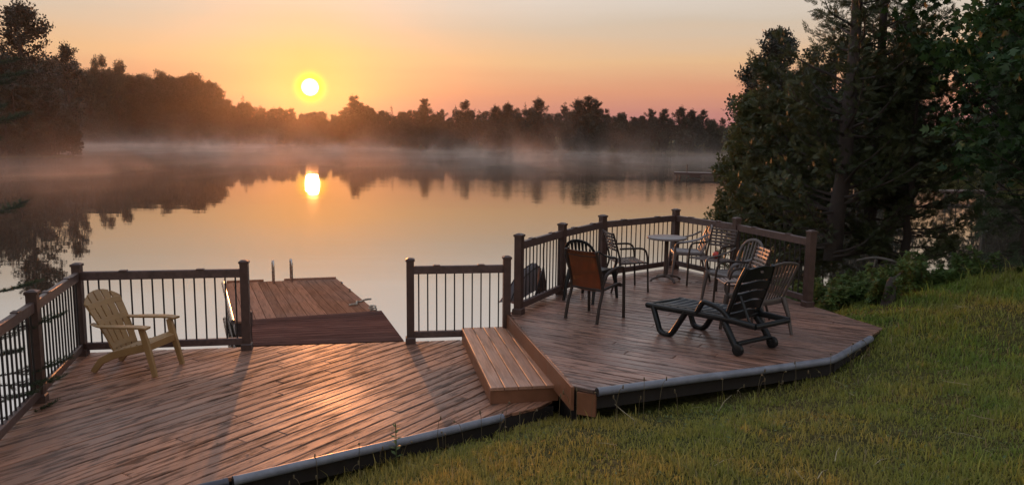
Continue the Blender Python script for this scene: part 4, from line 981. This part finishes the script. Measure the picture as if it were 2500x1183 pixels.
for back, step, hs in ((.8, 3.4, .30), (2.5, 4.6, .62), (6.0, 5.0, .84), (11, 5.0, .96), (17, 5.5, 1.0), (24, 4.6, .93), (32, 5., .9)):
    for (q, i) in shore_points(19, 27, step, back):
        x, y = q; pxc = pxcol(x, y, 5)
        if pxc < -60 or pxc > 1960: continue
        H = sky_h(x, y) - gz(x, y)
        kind = random.choices(['broad', 'pine', 'spruce'], [.46, .40, .14] if back > 3 else [.9, .05, .05])[0]
        if pxc < 560: kind = random.choices(['broad', 'pine'], [.93, .07])[0]
        hh = max(3.2, H*hs*random.uniform(.84, 1.0)); hh = min(hh, H)
        far_tree(kind, x, y, hh, (.92 if kind == 'broad' else .95)*hh/10*random.uniform(.85, 1.15)*(1.5 if back < 2 else 1.15 if back < 3 else 1), FAR[kind] if kind != 'broad' else ('low leafy tree overhanging the far waterline' if back < 2 else 'tall leafy tree of the high wood behind the point' if pxc < 556 else FAR[kind]), GRP[kind] if kind != 'broad' else ('low trees of the far waterline' if back < 2 else 'leafy trees of the high wood behind the point' if pxc < 556 else GRP[kind]))
# crowns that stand proud of the skyline
for pxc, pyc, dist, kind in ((862, 237, 232, 'pine'), (885, 250, 230, 'broad'), (1036, 244, 226, 'pine'), (592, 236, 262, 'spruce'), (1136, 248, 205, 'pine'), (1240, 252, 197, 'pine'), (1315, 240, 192, 'pine'), (1282, 256, 194, 'spruce'),
                            (1412, 242, 184, 'pine'), (1436, 240, 184, 'pine'), (1455, 244, 183, 'pine'), (1380, 250, 184, 'spruce'), (1590, 268, 180, 'pine'), (1622, 270, 180, 'pine'), (1664, 261, 180, 'pine'), (1690, 268, 180, 'pine'), (1718, 271, 180, 'pine'),
                            (955, 262, 226, 'spruce'), (1112, 262, 210, 'spruce'), (1210, 258, 200, 'pine')):
    p = atd(pxc, pyc, dist); H = p[2] - gz(p[0], p[1])
    far_tree(kind, p[0], p[1], H/.97, H/10*(.95 if kind != 'spruce' else .7), {'pine': 'tall pine whose crown stands clear above the far treeline', 'spruce': 'slim spruce spike poking above the far treeline', 'broad': 'round leafy crown standing above the far treeline'}[kind], 'trees standing clear of the far treeline')
# nearer wooded point
PT = {'broad': 'shadowed leafy tree on the wooded point', 'pine': 'dark pine on the wooded point', 'spruce': 'dark spruce on the wooded point'}
for back, step, hs in ((.8, 2.4, .22), (2.0, 2.8, .5), (4.5, 3.4, .75), (9, 3.6, .95), (14, 4., 1.0)):
    for (q, i) in shore_points(28, 32, step, back):
        x, y = q; pxc = pxcol(x, y, 5)
        if pxc < -160 or pxc > 215: continue
        top = np.interp(pxc, [-160, 0, 60, 110, 150, 185, 215], [70, 100, 105, 125, 150, 215, 290]); H = float(atd(pxc, top, y)[2]) - gz(x, y)
        hh = max(2.5, H*hs*random.uniform(.8, 1.0)); kind = random.choices(['broad', 'pine', 'spruce'], [.6, .25, .15])[0]
        far_tree(kind, x, y, hh, min(1.3, hh/10*.95)*random.uniform(.85, 1.15), PT[kind], {'broad': 'leafy trees of the wooded point', 'pine': 'pines of the wooded point', 'spruce': 'spruces of the wooded point'}[kind])
p = atd(44, -8, 112); far_tree('pine', p[0], p[1], (p[2]-gz(p[0], p[1])), 2.1, 'tallest white pine towering over the wooded point', 'trees standing clear of the wooded point')
p = atd(160, 108, 125); far_tree('pine', p[0], p[1], (p[2]-gz(p[0], p[1])), 1.3, 'slimmer pine beside the towering pine of the wooded point', 'trees standing clear of the wooded point')
for a_, b_ in ((245, 130), (283, 146)):
    p = atd(a_, b_, 262); far_tree('broad', p[0], p[1], (p[2]-gz(p[0], p[1])), 1.5, 'loose round crown above the wood behind the point', 'crowns above the wood behind the point')

# woodland on the cove shore, mostly behind the near trees
for (q, i) in shore_points(9, 19, 4.6, 3.) + shore_points(9, 19, 5.5, 9.):
    x, y = q
    if not (1700 < pxcol(x, y, 3) < 2620): continue
    kind = random.choices(['broad', 'pine', 'spruce'], [.6, .2, .2])[0]; hh = random.uniform(7, 12) if not 2225 < pxcol(x, y, 3) < 2450 else random.uniform(2.5, 4)
    far_tree(kind, x, y, hh, .9*hh/10, {'broad': 'leafy tree on the cove shore behind the cedars', 'pine': 'pine on the cove shore behind the cedars', 'spruce': 'spruce on the cove shore behind the cedars'}[kind], {'broad': 'leafy trees of the cove shore', 'pine': 'pines of the cove shore', 'spruce': 'spruces of the cove shore'}[kind])

# ------------------------------------------------------------------ near trees beside the upper deck
rg = np.random.default_rng(21)
def cedar_r(R): return lambda u: R*(.55 + .75*math.sin(min(1, u*1.15+.12)*math.pi)**.8)*(1-.35*u)
x, y = 6.05, 14.3
make_tree('cedar_tree', 'tall ragged cedar with a bare dark trunk behind the upper deck railing', 'tree', (x, y, gz(x, y)),
          conifer(9.2, .17, .35, lambda u: float(np.interp(u, [0, .2, .32, .5, .75, 1], [2.0, 1.95, 1.45, 1.3, 1.15, .5]))*(.85+.2*math.sin(u*23)), 185, rg, sub=21, spray=.18, lean=(.15, .0), spr_per=4, mask=lambda az, u, g_: g_.random() < (1 if u < .36 else .40)), T_CEDAR, 'cedar', None, .35, rg)
x, y = 7.15, 15.4
make_tree('cedar_tree', 'slim cedar with a leaning trunk growing behind the tall ragged cedar', 'tree', (x, y, gz(x, y)),
          conifer(10.0, .13, .8, lambda u: 1.6*(1-.35*u), 140, rg, sub=18, spray=.19, lean=(-.15, .1), spr_per=4, mask=lambda az, u, g_: g_.random() < (1 if u < .38 else .42)), T_CEDAR, 'cedar', None, .35, rg)
x, y = 8.0, 16.4
make_tree('cedar_tree', 'bushy cedar beside the cove gap, its low boughs over the bank', 'tree', (x, y, gz(x, y)),
          conifer(6.6, .13, 2.1, lambda u: 1.35*(1-.3*u), 60, rg, sub=18, spray=.19, lean=(.1, .1), spr_per=4), T_CEDAR, 'cedar', None, .35, rg)
x, y = 5.85, 16.2
make_tree('cedar_tree', 'low dense cedar at the water edge with boughs over the lake', 'tree', (x, y, gz(x, y)),
          conifer(4.6, .10, .2, lambda u: 1.4*(1-.45*u), 115, rg, sub=21, spray=.18, lean=(-.2, .1), spr_per=4, branch_up=.1), T_CEDAR, 'cedar', None, .35, rg)
x, y = 7.35, 14.3
make_tree('cedar_tree', 'squat dark cedar filling the bank below the slim cedar', 'tree', (x, y, gz(x, y)),
          conifer(3.9, .09, .15, lambda u: 1.35*(1-.5*u), 95, rg, sub=20, spray=.18, spr_per=4, branch_up=.1), T_CEDAR, 'cedar', None, .35, rg)
def broadleaf(h, tr, rads, clusters, leaves, size, rg, crown0=.2, spread=.9):
    trk = MB().tube([(0, 0, -.3), (.06, .03, h*.3), (-.05, .05, h*.6), (.03, 0, h*.9)], tr, 8, [1.1, .85, .6, .2], up=(1, 0, 0)); br_ = MB(); cs = []
    for k in range(clusters):
        u = rg.uniform(crown0, 1.0); z = h*u; R_ = rads(u); a = rg.uniform(0, 6.28); q = R_*math.sqrt(rg.uniform(.12, 1)); c_ = np.array([q*math.cos(a), q*math.sin(a), z]); cs.append((*c_, rg.uniform(.22, .5)*spread))
        P_ = branch_path((0, 0, max(.3, z-q*.7-.2)), c_ - np.array([0, 0, max(.3, z-q*.7-.2)]), np.linalg.norm(c_ - np.array([0, 0, max(.3, z-q*.7-.2)])), .0, 4, .08, rg)
        br_.tube([tuple(p) for p in P_], .022, 5, [1, .8, .6, .4, .25], up=(1, 0, 0))
    cs = np.array(cs); i = rg.integers(0, clusters, leaves); d = unit(rg.normal(0, 1, (leaves, 3))); pos = cs[i, :3] + d*cs[i, 3:4]*rg.uniform(.3, 1.1, (leaves, 1))*[1.15, 1.15, .75]
    return trk, br_, pos, d*[1, 1, .3] + rg.normal(0, .5, (leaves, 3)) - [0, 0, .35], size*rg.uniform(.6, 1.25, leaves)
x, y = 6.15, 19.6
x, y = 5.95, 18.3
make_tree('young_ash_tree', 'round-crowned young leafy tree rising behind the low dense cedar', 'tree', (x, y, gz(x, y)),
          broadleaf(4.75, .09, lambda u: .85*math.sin(min(1, u*.95)*math.pi)**.6 + .1, 120, 20000, .095, rg, .30), T_TWIG, 'ash', None, .3, rg)
x, y = 8.6, 10.4
make_tree('maple_tree', 'dark broad-leaved maple overhanging the lawn at the cove', 'tree', (x, y, gz(x, y)),
          broadleaf(8.5, .17, lambda u: 2.1*math.sin(min(1, u*.8+.15)*math.pi)**.7 + .5, 170, 15000, .15, rg, .16, 1.2), T_MAPLE, 'maple', None, .5, rg)
x, y = 9.6, 13.8
make_tree('maple_tree', 'second maple further back, filling the bank behind the overhanging maple', 'tree', (x, y, gz(x, y)),
          broadleaf(9.5, .2, lambda u: 2.2*math.sin(min(1, u*.8+.12)*math.pi)**.7 + .4, 150, 13000, .16, rg, .22, 1.3), T_MAPLE, 'maple', None, .5, rg)
x, y = 7.35, 10.9
make_tree('hemlock_tree', 'small dark hemlock with drooping fans at the edge of the lawn', 'tree', (x, y, gz(x, y)),
          conifer(3.2, .07, .2, lambda u: 1.0*(1-.6*u), 70, rg, sub=12, spray=.26, branch_up=.05, rise=-.12, spr_per=3), T_HEM, 'hemlock', None, .75, rg)

# balsam fir beside the lower deck railing: only its branch tips reach into view
def fir_tree(loc, h, R, nb, rg):
    root = empty('fir_tree', loc, 'small fir whose needled branch tips reach through the lower deck railing', 'tree')
    tr_ = MB().tube([(0, 0, -.3), (.02, 0, h*.5), (0, .02, h)], .06, 8, [1, .7, .15], up=(1, 0, 0)); tr_.build('trunk', 'bark', root, None, True, 70)
    br_ = MB(); pos = []; dr = []; sz = []
    for b in range(nb):
        u = (b+rg.uniform(0, 1))/nb; z = .25 + (h-.3)*u; az = rg.uniform(0, 6.28); ln = R*(1-.5*u)*rg.uniform(.75, 1.12) + .12
        P_ = branch_path((0, 0, z), (math.cos(az), math.sin(az), .02), ln, .10, 6, .05, rg); br_.tube([tuple(p) for p in P_], .009, 5, [1, .9, .8, .65, .5, .4, .3])
        twigs = [(P_, 1.0)]
        for f in np.arange(.3, 1.0, .13):
            i = min(5, int(f*6)); q = P_[i] + (P_[i+1]-P_[i])*(f*6-i); bd = unit(P_[i+1]-P_[i]); side = unit(np.cross(bd, [0, 0, 1]))
            for s_ in (-1, 1):
                T_ = branch_path(q, bd*.75 + side*s_*.8, ln*.36*(1.15-f)+.05, .05, 4, .06, rg); br_.tube([tuple(p) for p in T_], .005, 4, [1, .8, .7, .6, .4]); twigs.append((T_, .9))
        for T_, k_ in twigs:
            L_ = np.linalg.norm(np.diff(T_, axis=0), axis=1).sum(); n_ = int(L_/.0016)
            f = rg.uniform(.12, 1, n_)*(len(T_)-1.001); i = f.astype(int); q = T_[i] + (T_[i+1]-T_[i])*(f-i)[:, None]; bd = unit(T_[i+1]-T_[i])
            rad = rg.normal(0, 1, (n_, 3)); rad = unit(rad - bd*np.sum(rad*bd, 1, keepdims=True)) + np.array([0, 0, .35])
            pos.append(q); dr.append(bd*.75 + rad*.9); sz.append(np.full(n_, .032)*rg.uniform(.8, 1.2, n_))
    pos, dr, sz = np.concatenate(pos), np.concatenate(dr), np.concatenate(sz)
    Tn = (np.array([(-.06, 0, 0), (.06, 0, 0), (0, 1, 0)]), np.array([(0, 1, 2)]))
    V, F_ = stamp(*Tn, pos, dr, rg.normal(0, 1, pos.shape), sz); cr = tag(link('crown', mesh_np('crown', V, F_), 'fir', root), kind='stuff'); tag(br_.build('branches', 'bark', cr, None, True, 70), kind='stuff')
fir_tree((-4.80, 6.85, gz(-4.80, 6.85)), 4.7, .58, 44, np.random.default_rng(5))

# ------------------------------------------------------------------ undergrowth on the bank past the railing
def leafy_plant(x, y, h, stems, rg, size=.075):
    root = empty('leafy_plant', (x, y, gz(x, y)), 'leafy green plant in the thicket between the railing and the lawn', 'plant', 'leafy plants of the bank thicket')
    st_ = MB(); pos = []; dr = []; sz = []
    for k in range(stems):
        a = rg.uniform(0, 6.28); P_ = branch_path((rg.normal(0, .08), rg.normal(0, .08), -.05), (math.cos(a)*.35, math.sin(a)*.35, 1), h*rg.uniform(.6, 1.1), -.05, 5, .1, rg)
        st_.tube([tuple(p) for p in P_], .006, 4, [1, .9, .8, .7, .5, .3])
        for f in np.arange(.25, 1.02, .075):
            i = min(4, int(f*5)); q = P_[i] + (P_[i+1]-P_[i])*min(1, f*5-i)
            for s_ in (0, 1):
                b = rg.uniform(0, 6.28); pos.append(q); dr.append((math.cos(b), math.sin(b), rg.uniform(-.25, .45))); sz.append(size*rg.uniform(.7, 1.5))
    pos = np.array(pos); V, F_ = stamp(*T_TWIG, pos, np.array(dr), rg.normal(0, .35, pos.shape) + [0, 0, 1], np.array(sz)*1.2)
    tag(link('leaves', mesh_np('leaves', V, F_), 'shrub', root), kind='stuff'); tag(st_.build('stems', 'weed', root, None, True, 70), kind='stuff')
rg = np.random.default_rng(33)
for k in range(46):
    x = rg.uniform(4.15, 7.4); y = rg.uniform(10.0, 13.2) - (x-4.1)*.10
    if x - 4.1 > (y-9.4)*2.2: continue
    leafy_plant(x, y, rg.uniform(.25, .6), int(rg.integers(4, 9)), rg)
# low stump and a fallen dead bough
sx, sy = 4.98, 10.05
stp = empty('tree_stump', (sx, sy, gz(sx, sy)), 'dark rotten stump standing where the thicket meets the lawn', 'stump')
MB().tube([(0, 0, -.15), (.01, 0, .02), (.02, .01, .15), (.03, .0, .30), (.05, .01, .36)], .075, 10, [1.6, 1.25, 1.0, .8, .5], up=(1, 0, 0)).build('stump_body', 'bark', stp, None, True, 70)
MB().tube([(.04, 0, .25), (.09, .02, .36), (.16, .03, .42)], .022, 6, [1, .8, .4], up=(1, 0, 0)).build('snag', 'bark', stp, None, True, 70)
lg = [(5.55, 12.3, gz(5.55, 12.3)+.62), (5.8, 12.2, gz(5.8, 12.2)+.60), (6.05, 12.05, gz(6.05, 12.05)+.45), (6.3, 11.95, gz(6.3, 11.95)+.25), (6.6, 11.9, gz(6.6, 11.9)+.0)]
lgo = empty('fallen_branch', lg[-1], 'grey fallen branch leaning over the thicket under the cedar', 'branch')
MB().tube(bez(lg, 5), .035, 7, [.5+.5*k/20 for k in range(21)]).build('limb', 'deadwood', lgo, lg[-1], True, 70)
MB().tube([lg[1], (5.75, 12.15, lg[1][2]-.2), (5.68, 12.1, lg[1][2]-.34)], .015, 5, [1, .7, .4], up=(1, 0, 0)).build('twig', 'deadwood', lgo, lg[-1], True, 70)

# ------------------------------------------------------------------ lawn grass
def in_poly(x, y, poly):
    ins = np.zeros(x.shape, bool); n_ = len(poly)
    for i in range(n_):
        a, b = poly[i-1], poly[i]; ins ^= ((a[1] > y) != (b[1] > y)) & (x < (b[0]-a[0])*(y-a[1])/(b[1]-a[1]+1e-12)+a[0])
    return ins
rg = np.random.default_rng(9)
NB = 560000
x = rg.uniform(-3.6, 10.5, NB); y = 3.1 + (12.6-3.1)*rg.uniform(0, 1, NB)**1.35
gzv = ground_z(x, y); dep = y; u_ = x/y
vis = (np.abs(u_) < 1.2) & ~in_poly(x, y, LOW) & ~in_poly(x, y, UP) & (gzv > -.5) & (y > 3.0)
vis &= ~((x < 4.3) & (y > 10.4))
clump = fbm(x*3.1, y*3.1); vis &= rg.uniform(0, 1, NB) < np.clip(.30 + 2.4*(clump-.30), .2, 1)*np.clip(.25 + 3.2*(fbm(x*.8+50, y*.8)-.26), .5, 1)
x, y, gzv, clump = x[vis], y[vis], gzv[vis], clump[vis]; n_ = len(x)
tall = fbm(x*.9+31, y*.9+7); L_ = (.028 + .045*np.clip(tall-.25, 0, 1) + .035*np.clip(clump-.35, 0, 1))*rg.uniform(.5, 1.5, n_)
edge = np.clip((x-4.6)*.5, 0, 1)*np.clip((y-9.0)*.9, 0, 1); L_ *= 1 + 1.6*edge
L_ *= np.where(rg.uniform(0, 1, n_) < .05, rg.uniform(1.4, 2.6, n_), 1)
az = rg.uniform(0, 6.28, n_); lean = rg.uniform(.15, .95, n_); wd = rg.uniform(.0018, .0036, n_)*(1+.12*y)*.8
dxy = np.stack([np.cos(az), np.sin(az)], 1); sd_ = np.stack([-dxy[:, 1], dxy[:, 0]], 1)
base = np.stack([x, y, gzv-.004], 1); V = np.zeros((n_, 5, 3))
mid = base + np.concatenate([dxy*(L_*lean*.35)[:, None], (L_*.6)[:, None]], 1); tip = base + np.concatenate([dxy*(L_*lean)[:, None], (L_*(1.08-.35*lean))[:, None]], 1)
s3 = np.concatenate([sd_*wd[:, None], np.zeros((n_, 1))], 1)
V[:, 0] = base-s3; V[:, 1] = base+s3; V[:, 2] = mid-s3*.8; V[:, 3] = mid+s3*.8; V[:, 4] = tip
F_ = np.array([(0, 1, 3), (0, 3, 2), (2, 3, 4)])[None] + (np.arange(n_)*5)[:, None, None]
tag(link('grass', mesh_np('grass', V.reshape(-1, 3), F_.reshape(-1, 3)), 'grass'), 'short patchy lawn grass sloping down to the decks', 'grass', kind='stuff')
# clover and broad weeds flat in the lawn
nw = 9000; x = rg.uniform(-2.5, 7.5, nw); y = rg.uniform(3.2, 10.5, nw); kk = (~in_poly(x, y, LOW)) & (~in_poly(x, y, UP)) & (fbm(x*1.7+5, y*1.7) > .47) & (np.abs(x/y) < .75) & (ground_z(x, y) > -.4); x, y = x[kk], y[kk]
pos = np.stack([x, y, ground_z(x, y) + rg.uniform(.01, .035, len(x))], 1); az = rg.uniform(0, 6.28, len(x))
V, F_ = stamp(*T_LEAF, pos, np.stack([np.cos(az), np.sin(az), rg.uniform(0, .5, len(x))], 1), rg.normal(0, .3, pos.shape) + [0, 0, 1], rg.uniform(.018, .04, len(x)))
tag(link('clover', mesh_np('clover', V, F_), 'weed_leaf'), 'low clover leaves scattered through the lawn', 'clover', kind='stuff')
nt_ = 170; x = rg.uniform(-.5, 7., nt_); y = rg.uniform(3.4, 9.6, nt_); kk = ~in_poly(x, y, LOW) & ~in_poly(x, y, UP) & (np.abs(x/y) < .72); x, y = x[kk], y[kk]
az = rg.uniform(0, 6.28, len(x)); Tw = template([[np.array(p) for p in ((-.012, 0, 0), (.012, 0, 0), (.02, .55, .05), (-.004, .55, .05))], [np.array(p) for p in ((-.004, .55, .05), (.02, .55, .05), (.10, 1., .0), (.09, 1., .0))]])
V, F_ = stamp(*Tw, np.stack([x, y, ground_z(x, y) + .03], 1), np.stack([np.cos(az), np.sin(az), rg.normal(0, .18, len(x))], 1), rg.normal(0, .3, (len(x), 3)) + [0, 0, 1], rg.uniform(.05, .24, len(x)))
tag(link('straw', mesh_np('straw', V, F_), 'straw'), 'pale dry straw and twigs strewn over the lawn', 'straw', kind='stuff')
# stalks with seed heads along the deck edges
def stalk(x, y, h, bend, rg, near):
    z = gz(x, y); root = empty('weed_stalk', (x, y, z), 'thin dry weed stalk with a seed head beside the %s' % near, 'weed', 'weed stalks beside the %s' % near)
    a = rg.uniform(0, 6.28); P_ = bez([(0, 0, -.02), (bend*.15*math.cos(a), bend*.15*math.sin(a), h*.5), (bend*.5*math.cos(a), bend*.5*math.sin(a), h*.9), (bend*math.cos(a), bend*math.sin(a), h)], 4)
    MB().tube([tuple(p) for p in P_], .0021, 4, up=(1, 0, 0)).build('stem', 'weed', root)
    p = P_[-1]; k = rg.choice(2)
    prof = [(.0005, -.012), (.005, -.008), (.007, .004), (.005, .022), (.0005, .028)] if k else [(.0005, -.008), (.008, -.004), (.010, .002), (.007, .008), (.0005, .010)]
    MB().lathe(prof, tuple(p), 7).build('seed_head', 'weed', root, None, True, 60)
rg = np.random.default_rng(77)
for a, b, cnt, nm in (((-1.9, 5.30), (-.2, 6.52), 16, 'lower deck pipe'), ((-.15, 6.5), (.7, 6.35), 10, 'step'), ((.8, 6.33), (3.3, 7.38), 18, 'upper deck pipe'), ((3.3, 7.4), (4.1, 8.2), 7, 'pipe bend')):
    for k in range(cnt):
        u = rg.uniform(0, 1); x = a[0]+(b[0]-a[0])*u; y = a[1]+(b[1]-a[1])*u - abs(rg.normal(.03, .06)); stalk(x, y, rg.uniform(.12, .36), rg.uniform(.01, .09), rg, nm)
rl = np.random.default_rng(4); xs = rl.uniform(-4.6, 4.2, 420); ys = rl.uniform(5.2, 12.5, 420)
inl, inu = in_poly(xs, ys, LOW), in_poly(xs, ys, UP); kk = (inl | inu); kk &= ~((xs > -.7) & (xs < .6) & inl)
xs, ys, inu = xs[kk], ys[kk], inu[kk]; az = rl.uniform(0, 6.28, len(xs))
V, F_ = stamp(*T_LEAF, np.stack([xs, ys, np.where(inu, UZ, 0) + .006], 1), np.stack([np.cos(az), np.sin(az), az*0 + .02], 1), rl.normal(0, .12, (len(xs), 3)) + [0, 0, 1], rl.uniform(.012, .035, len(xs)))
tag(link('leaf_litter', mesh_np('leaf_litter', V, F_), 'weed'), 'tiny dry leaf bits scattered over the deck boards', 'leaf litter', kind='stuff')
# leafy weed standing against the lower pipe
x, y = -.93, 6.02; z = gz(x, y); wr = empty('leafy_weed', (x, y, z), 'upright green weed with pointed leaves against the lower deck pipe', 'weed')
MB().tube([(0, 0, -.02), (.005, 0, .15), (.0, .01, .36)], .004, 5, up=(1, 0, 0)).build('stem', 'weed_leaf', wr)
pos = []; dr = []
for k in range(16):
    a = k*2.4; pos.append((0, 0, .08+.018*k)); dr.append((math.cos(a), math.sin(a), .35))
V, F_ = stamp(*T_LEAF, np.array(pos), np.array(dr), np.tile([0, 0, 1.], (16, 1)), np.array([.07*(1-.02*k) for k in range(16)])); link('leaves', mesh_np('leaves', V, F_), 'weed_leaf', wr)

# ------------------------------------------------------------------ air: even haze, and mist lying on the lake
def volmat(name, colr, dens, aniso):
    m = bpy.data.materials.new(name); m.use_nodes = True; t = m.node_tree; t.nodes.clear()
    o = N(t, 'ShaderNodeOutputMaterial'); v = N(t, 'ShaderNodeVolumePrincipled'); v.inputs['Color'].default_value = (*colr, 1); v.inputs['Density'].default_value = dens; v.inputs['Anisotropy'].default_value = aniso
    L(t, v.outputs[0], o.inputs['Volume']); return m
M['haze'] = volmat('morning_haze', (.93, .86, .82), .00012, .88)
q = GEXT + 4
hz = MB().box((2, 8, (-4.5+36)/2), (2*q, 2*q, 40.5)).build('haze', 'haze', None); tag(hz, 'thin even morning haze over the whole lake', 'haze', kind='stuff')
m = bpy.data.materials.new('lake_mist'); m.use_nodes = True; t = m.node_tree; t.nodes.clear(); M['mist'] = m
o = N(t, 'ShaderNodeOutputMaterial'); v = N(t, 'ShaderNodeVolumePrincipled'); v.inputs['Color'].default_value = (.97, .82, .72, 1); v.inputs['Anisotropy'].default_value = .55  # warm tint puts the sun's glow into the mist colour
L(t, v.outputs[0], o.inputs['Volume'])
tcn = N(t, 'ShaderNodeTexCoord'); sp = N(t, 'ShaderNodeSeparateXYZ'); L(t, tcn.outputs['Object'], sp.inputs[0])
def mn(scl, det, rg_, dist):
    mp = N(t, 'ShaderNodeMapping'); mp.inputs['Scale'].default_value = scl; L(t, tcn.outputs['Object'], mp.inputs[0])
    n = N(t, 'ShaderNodeTexNoise', inp={'Scale': 1., 'Detail': det, 'Roughness': rg_, 'Distortion': dist}); L(t, mp.outputs[0], n.inputs['Vector']); return n.outputs[0]
def mul(a, b):
    n = N(t, 'ShaderNodeMath', operation='MULTIPLY'); L(t, a, n.inputs[0])
    if hasattr(b, 'is_output'): L(t, b, n.inputs[1])
    else: n.inputs[1].default_value = b
    return n.outputs[0]
def expz(h):                                             # density falling off with height over the water
    a = N(t, 'ShaderNodeMath', operation='MULTIPLY_ADD'); L(t, sp.outputs[2], a.inputs[0]); a.inputs[1].default_value = -1/h; a.inputs[2].default_value = WZ/h
    e = N(t, 'ShaderNodeMath', operation='EXPONENT'); L(t, a.outputs[0], e.inputs[0]); return e.outputs[0]
wisp = mul(mul(ramp2(t, mn((.20, .08, .15), 3., .62, .8), .50, .70), ramp2(t, mn((.022, .016, .0), 1., .5, 0.), .36, .62)), expz(1.5))
low = mul(ramp2(t, mn((.06, .035, .3), 2., .5, .3), .34, .68), expz(.45))
sm = N(t, 'ShaderNodeMath', operation='ADD'); L(t, mul(wisp, .075), sm.inputs[0]); L(t, mul(low, .022), sm.inputs[1])
qs = N(t, 'ShaderNodeMath', operation='SUBTRACT'); L(t, sp.outputs[1], qs.inputs[0]); L(t, ramp2(t, sp.outputs[0], -30, 18, 0, 42), qs.inputs[1])   # thicker over the sheltered water by the point
L(t, mul(mul(sm.outputs[0], ramp2(t, qs.outputs[0], 18, 60)), ramp2(t, sp.outputs[0], 52, 36)), v.inputs['Density'])
mo = MB().box((-36, 130, WZ+.03+4.5), (200, 226, 9.0)).build('mist', 'mist', None); tag(mo, 'morning mist rising in wisps from the lake', 'mist', kind='stuff')
cy.volume_step_rate = 1.0; cy.volume_max_steps = 160
m.cycles.volume_step_rate = 1.0
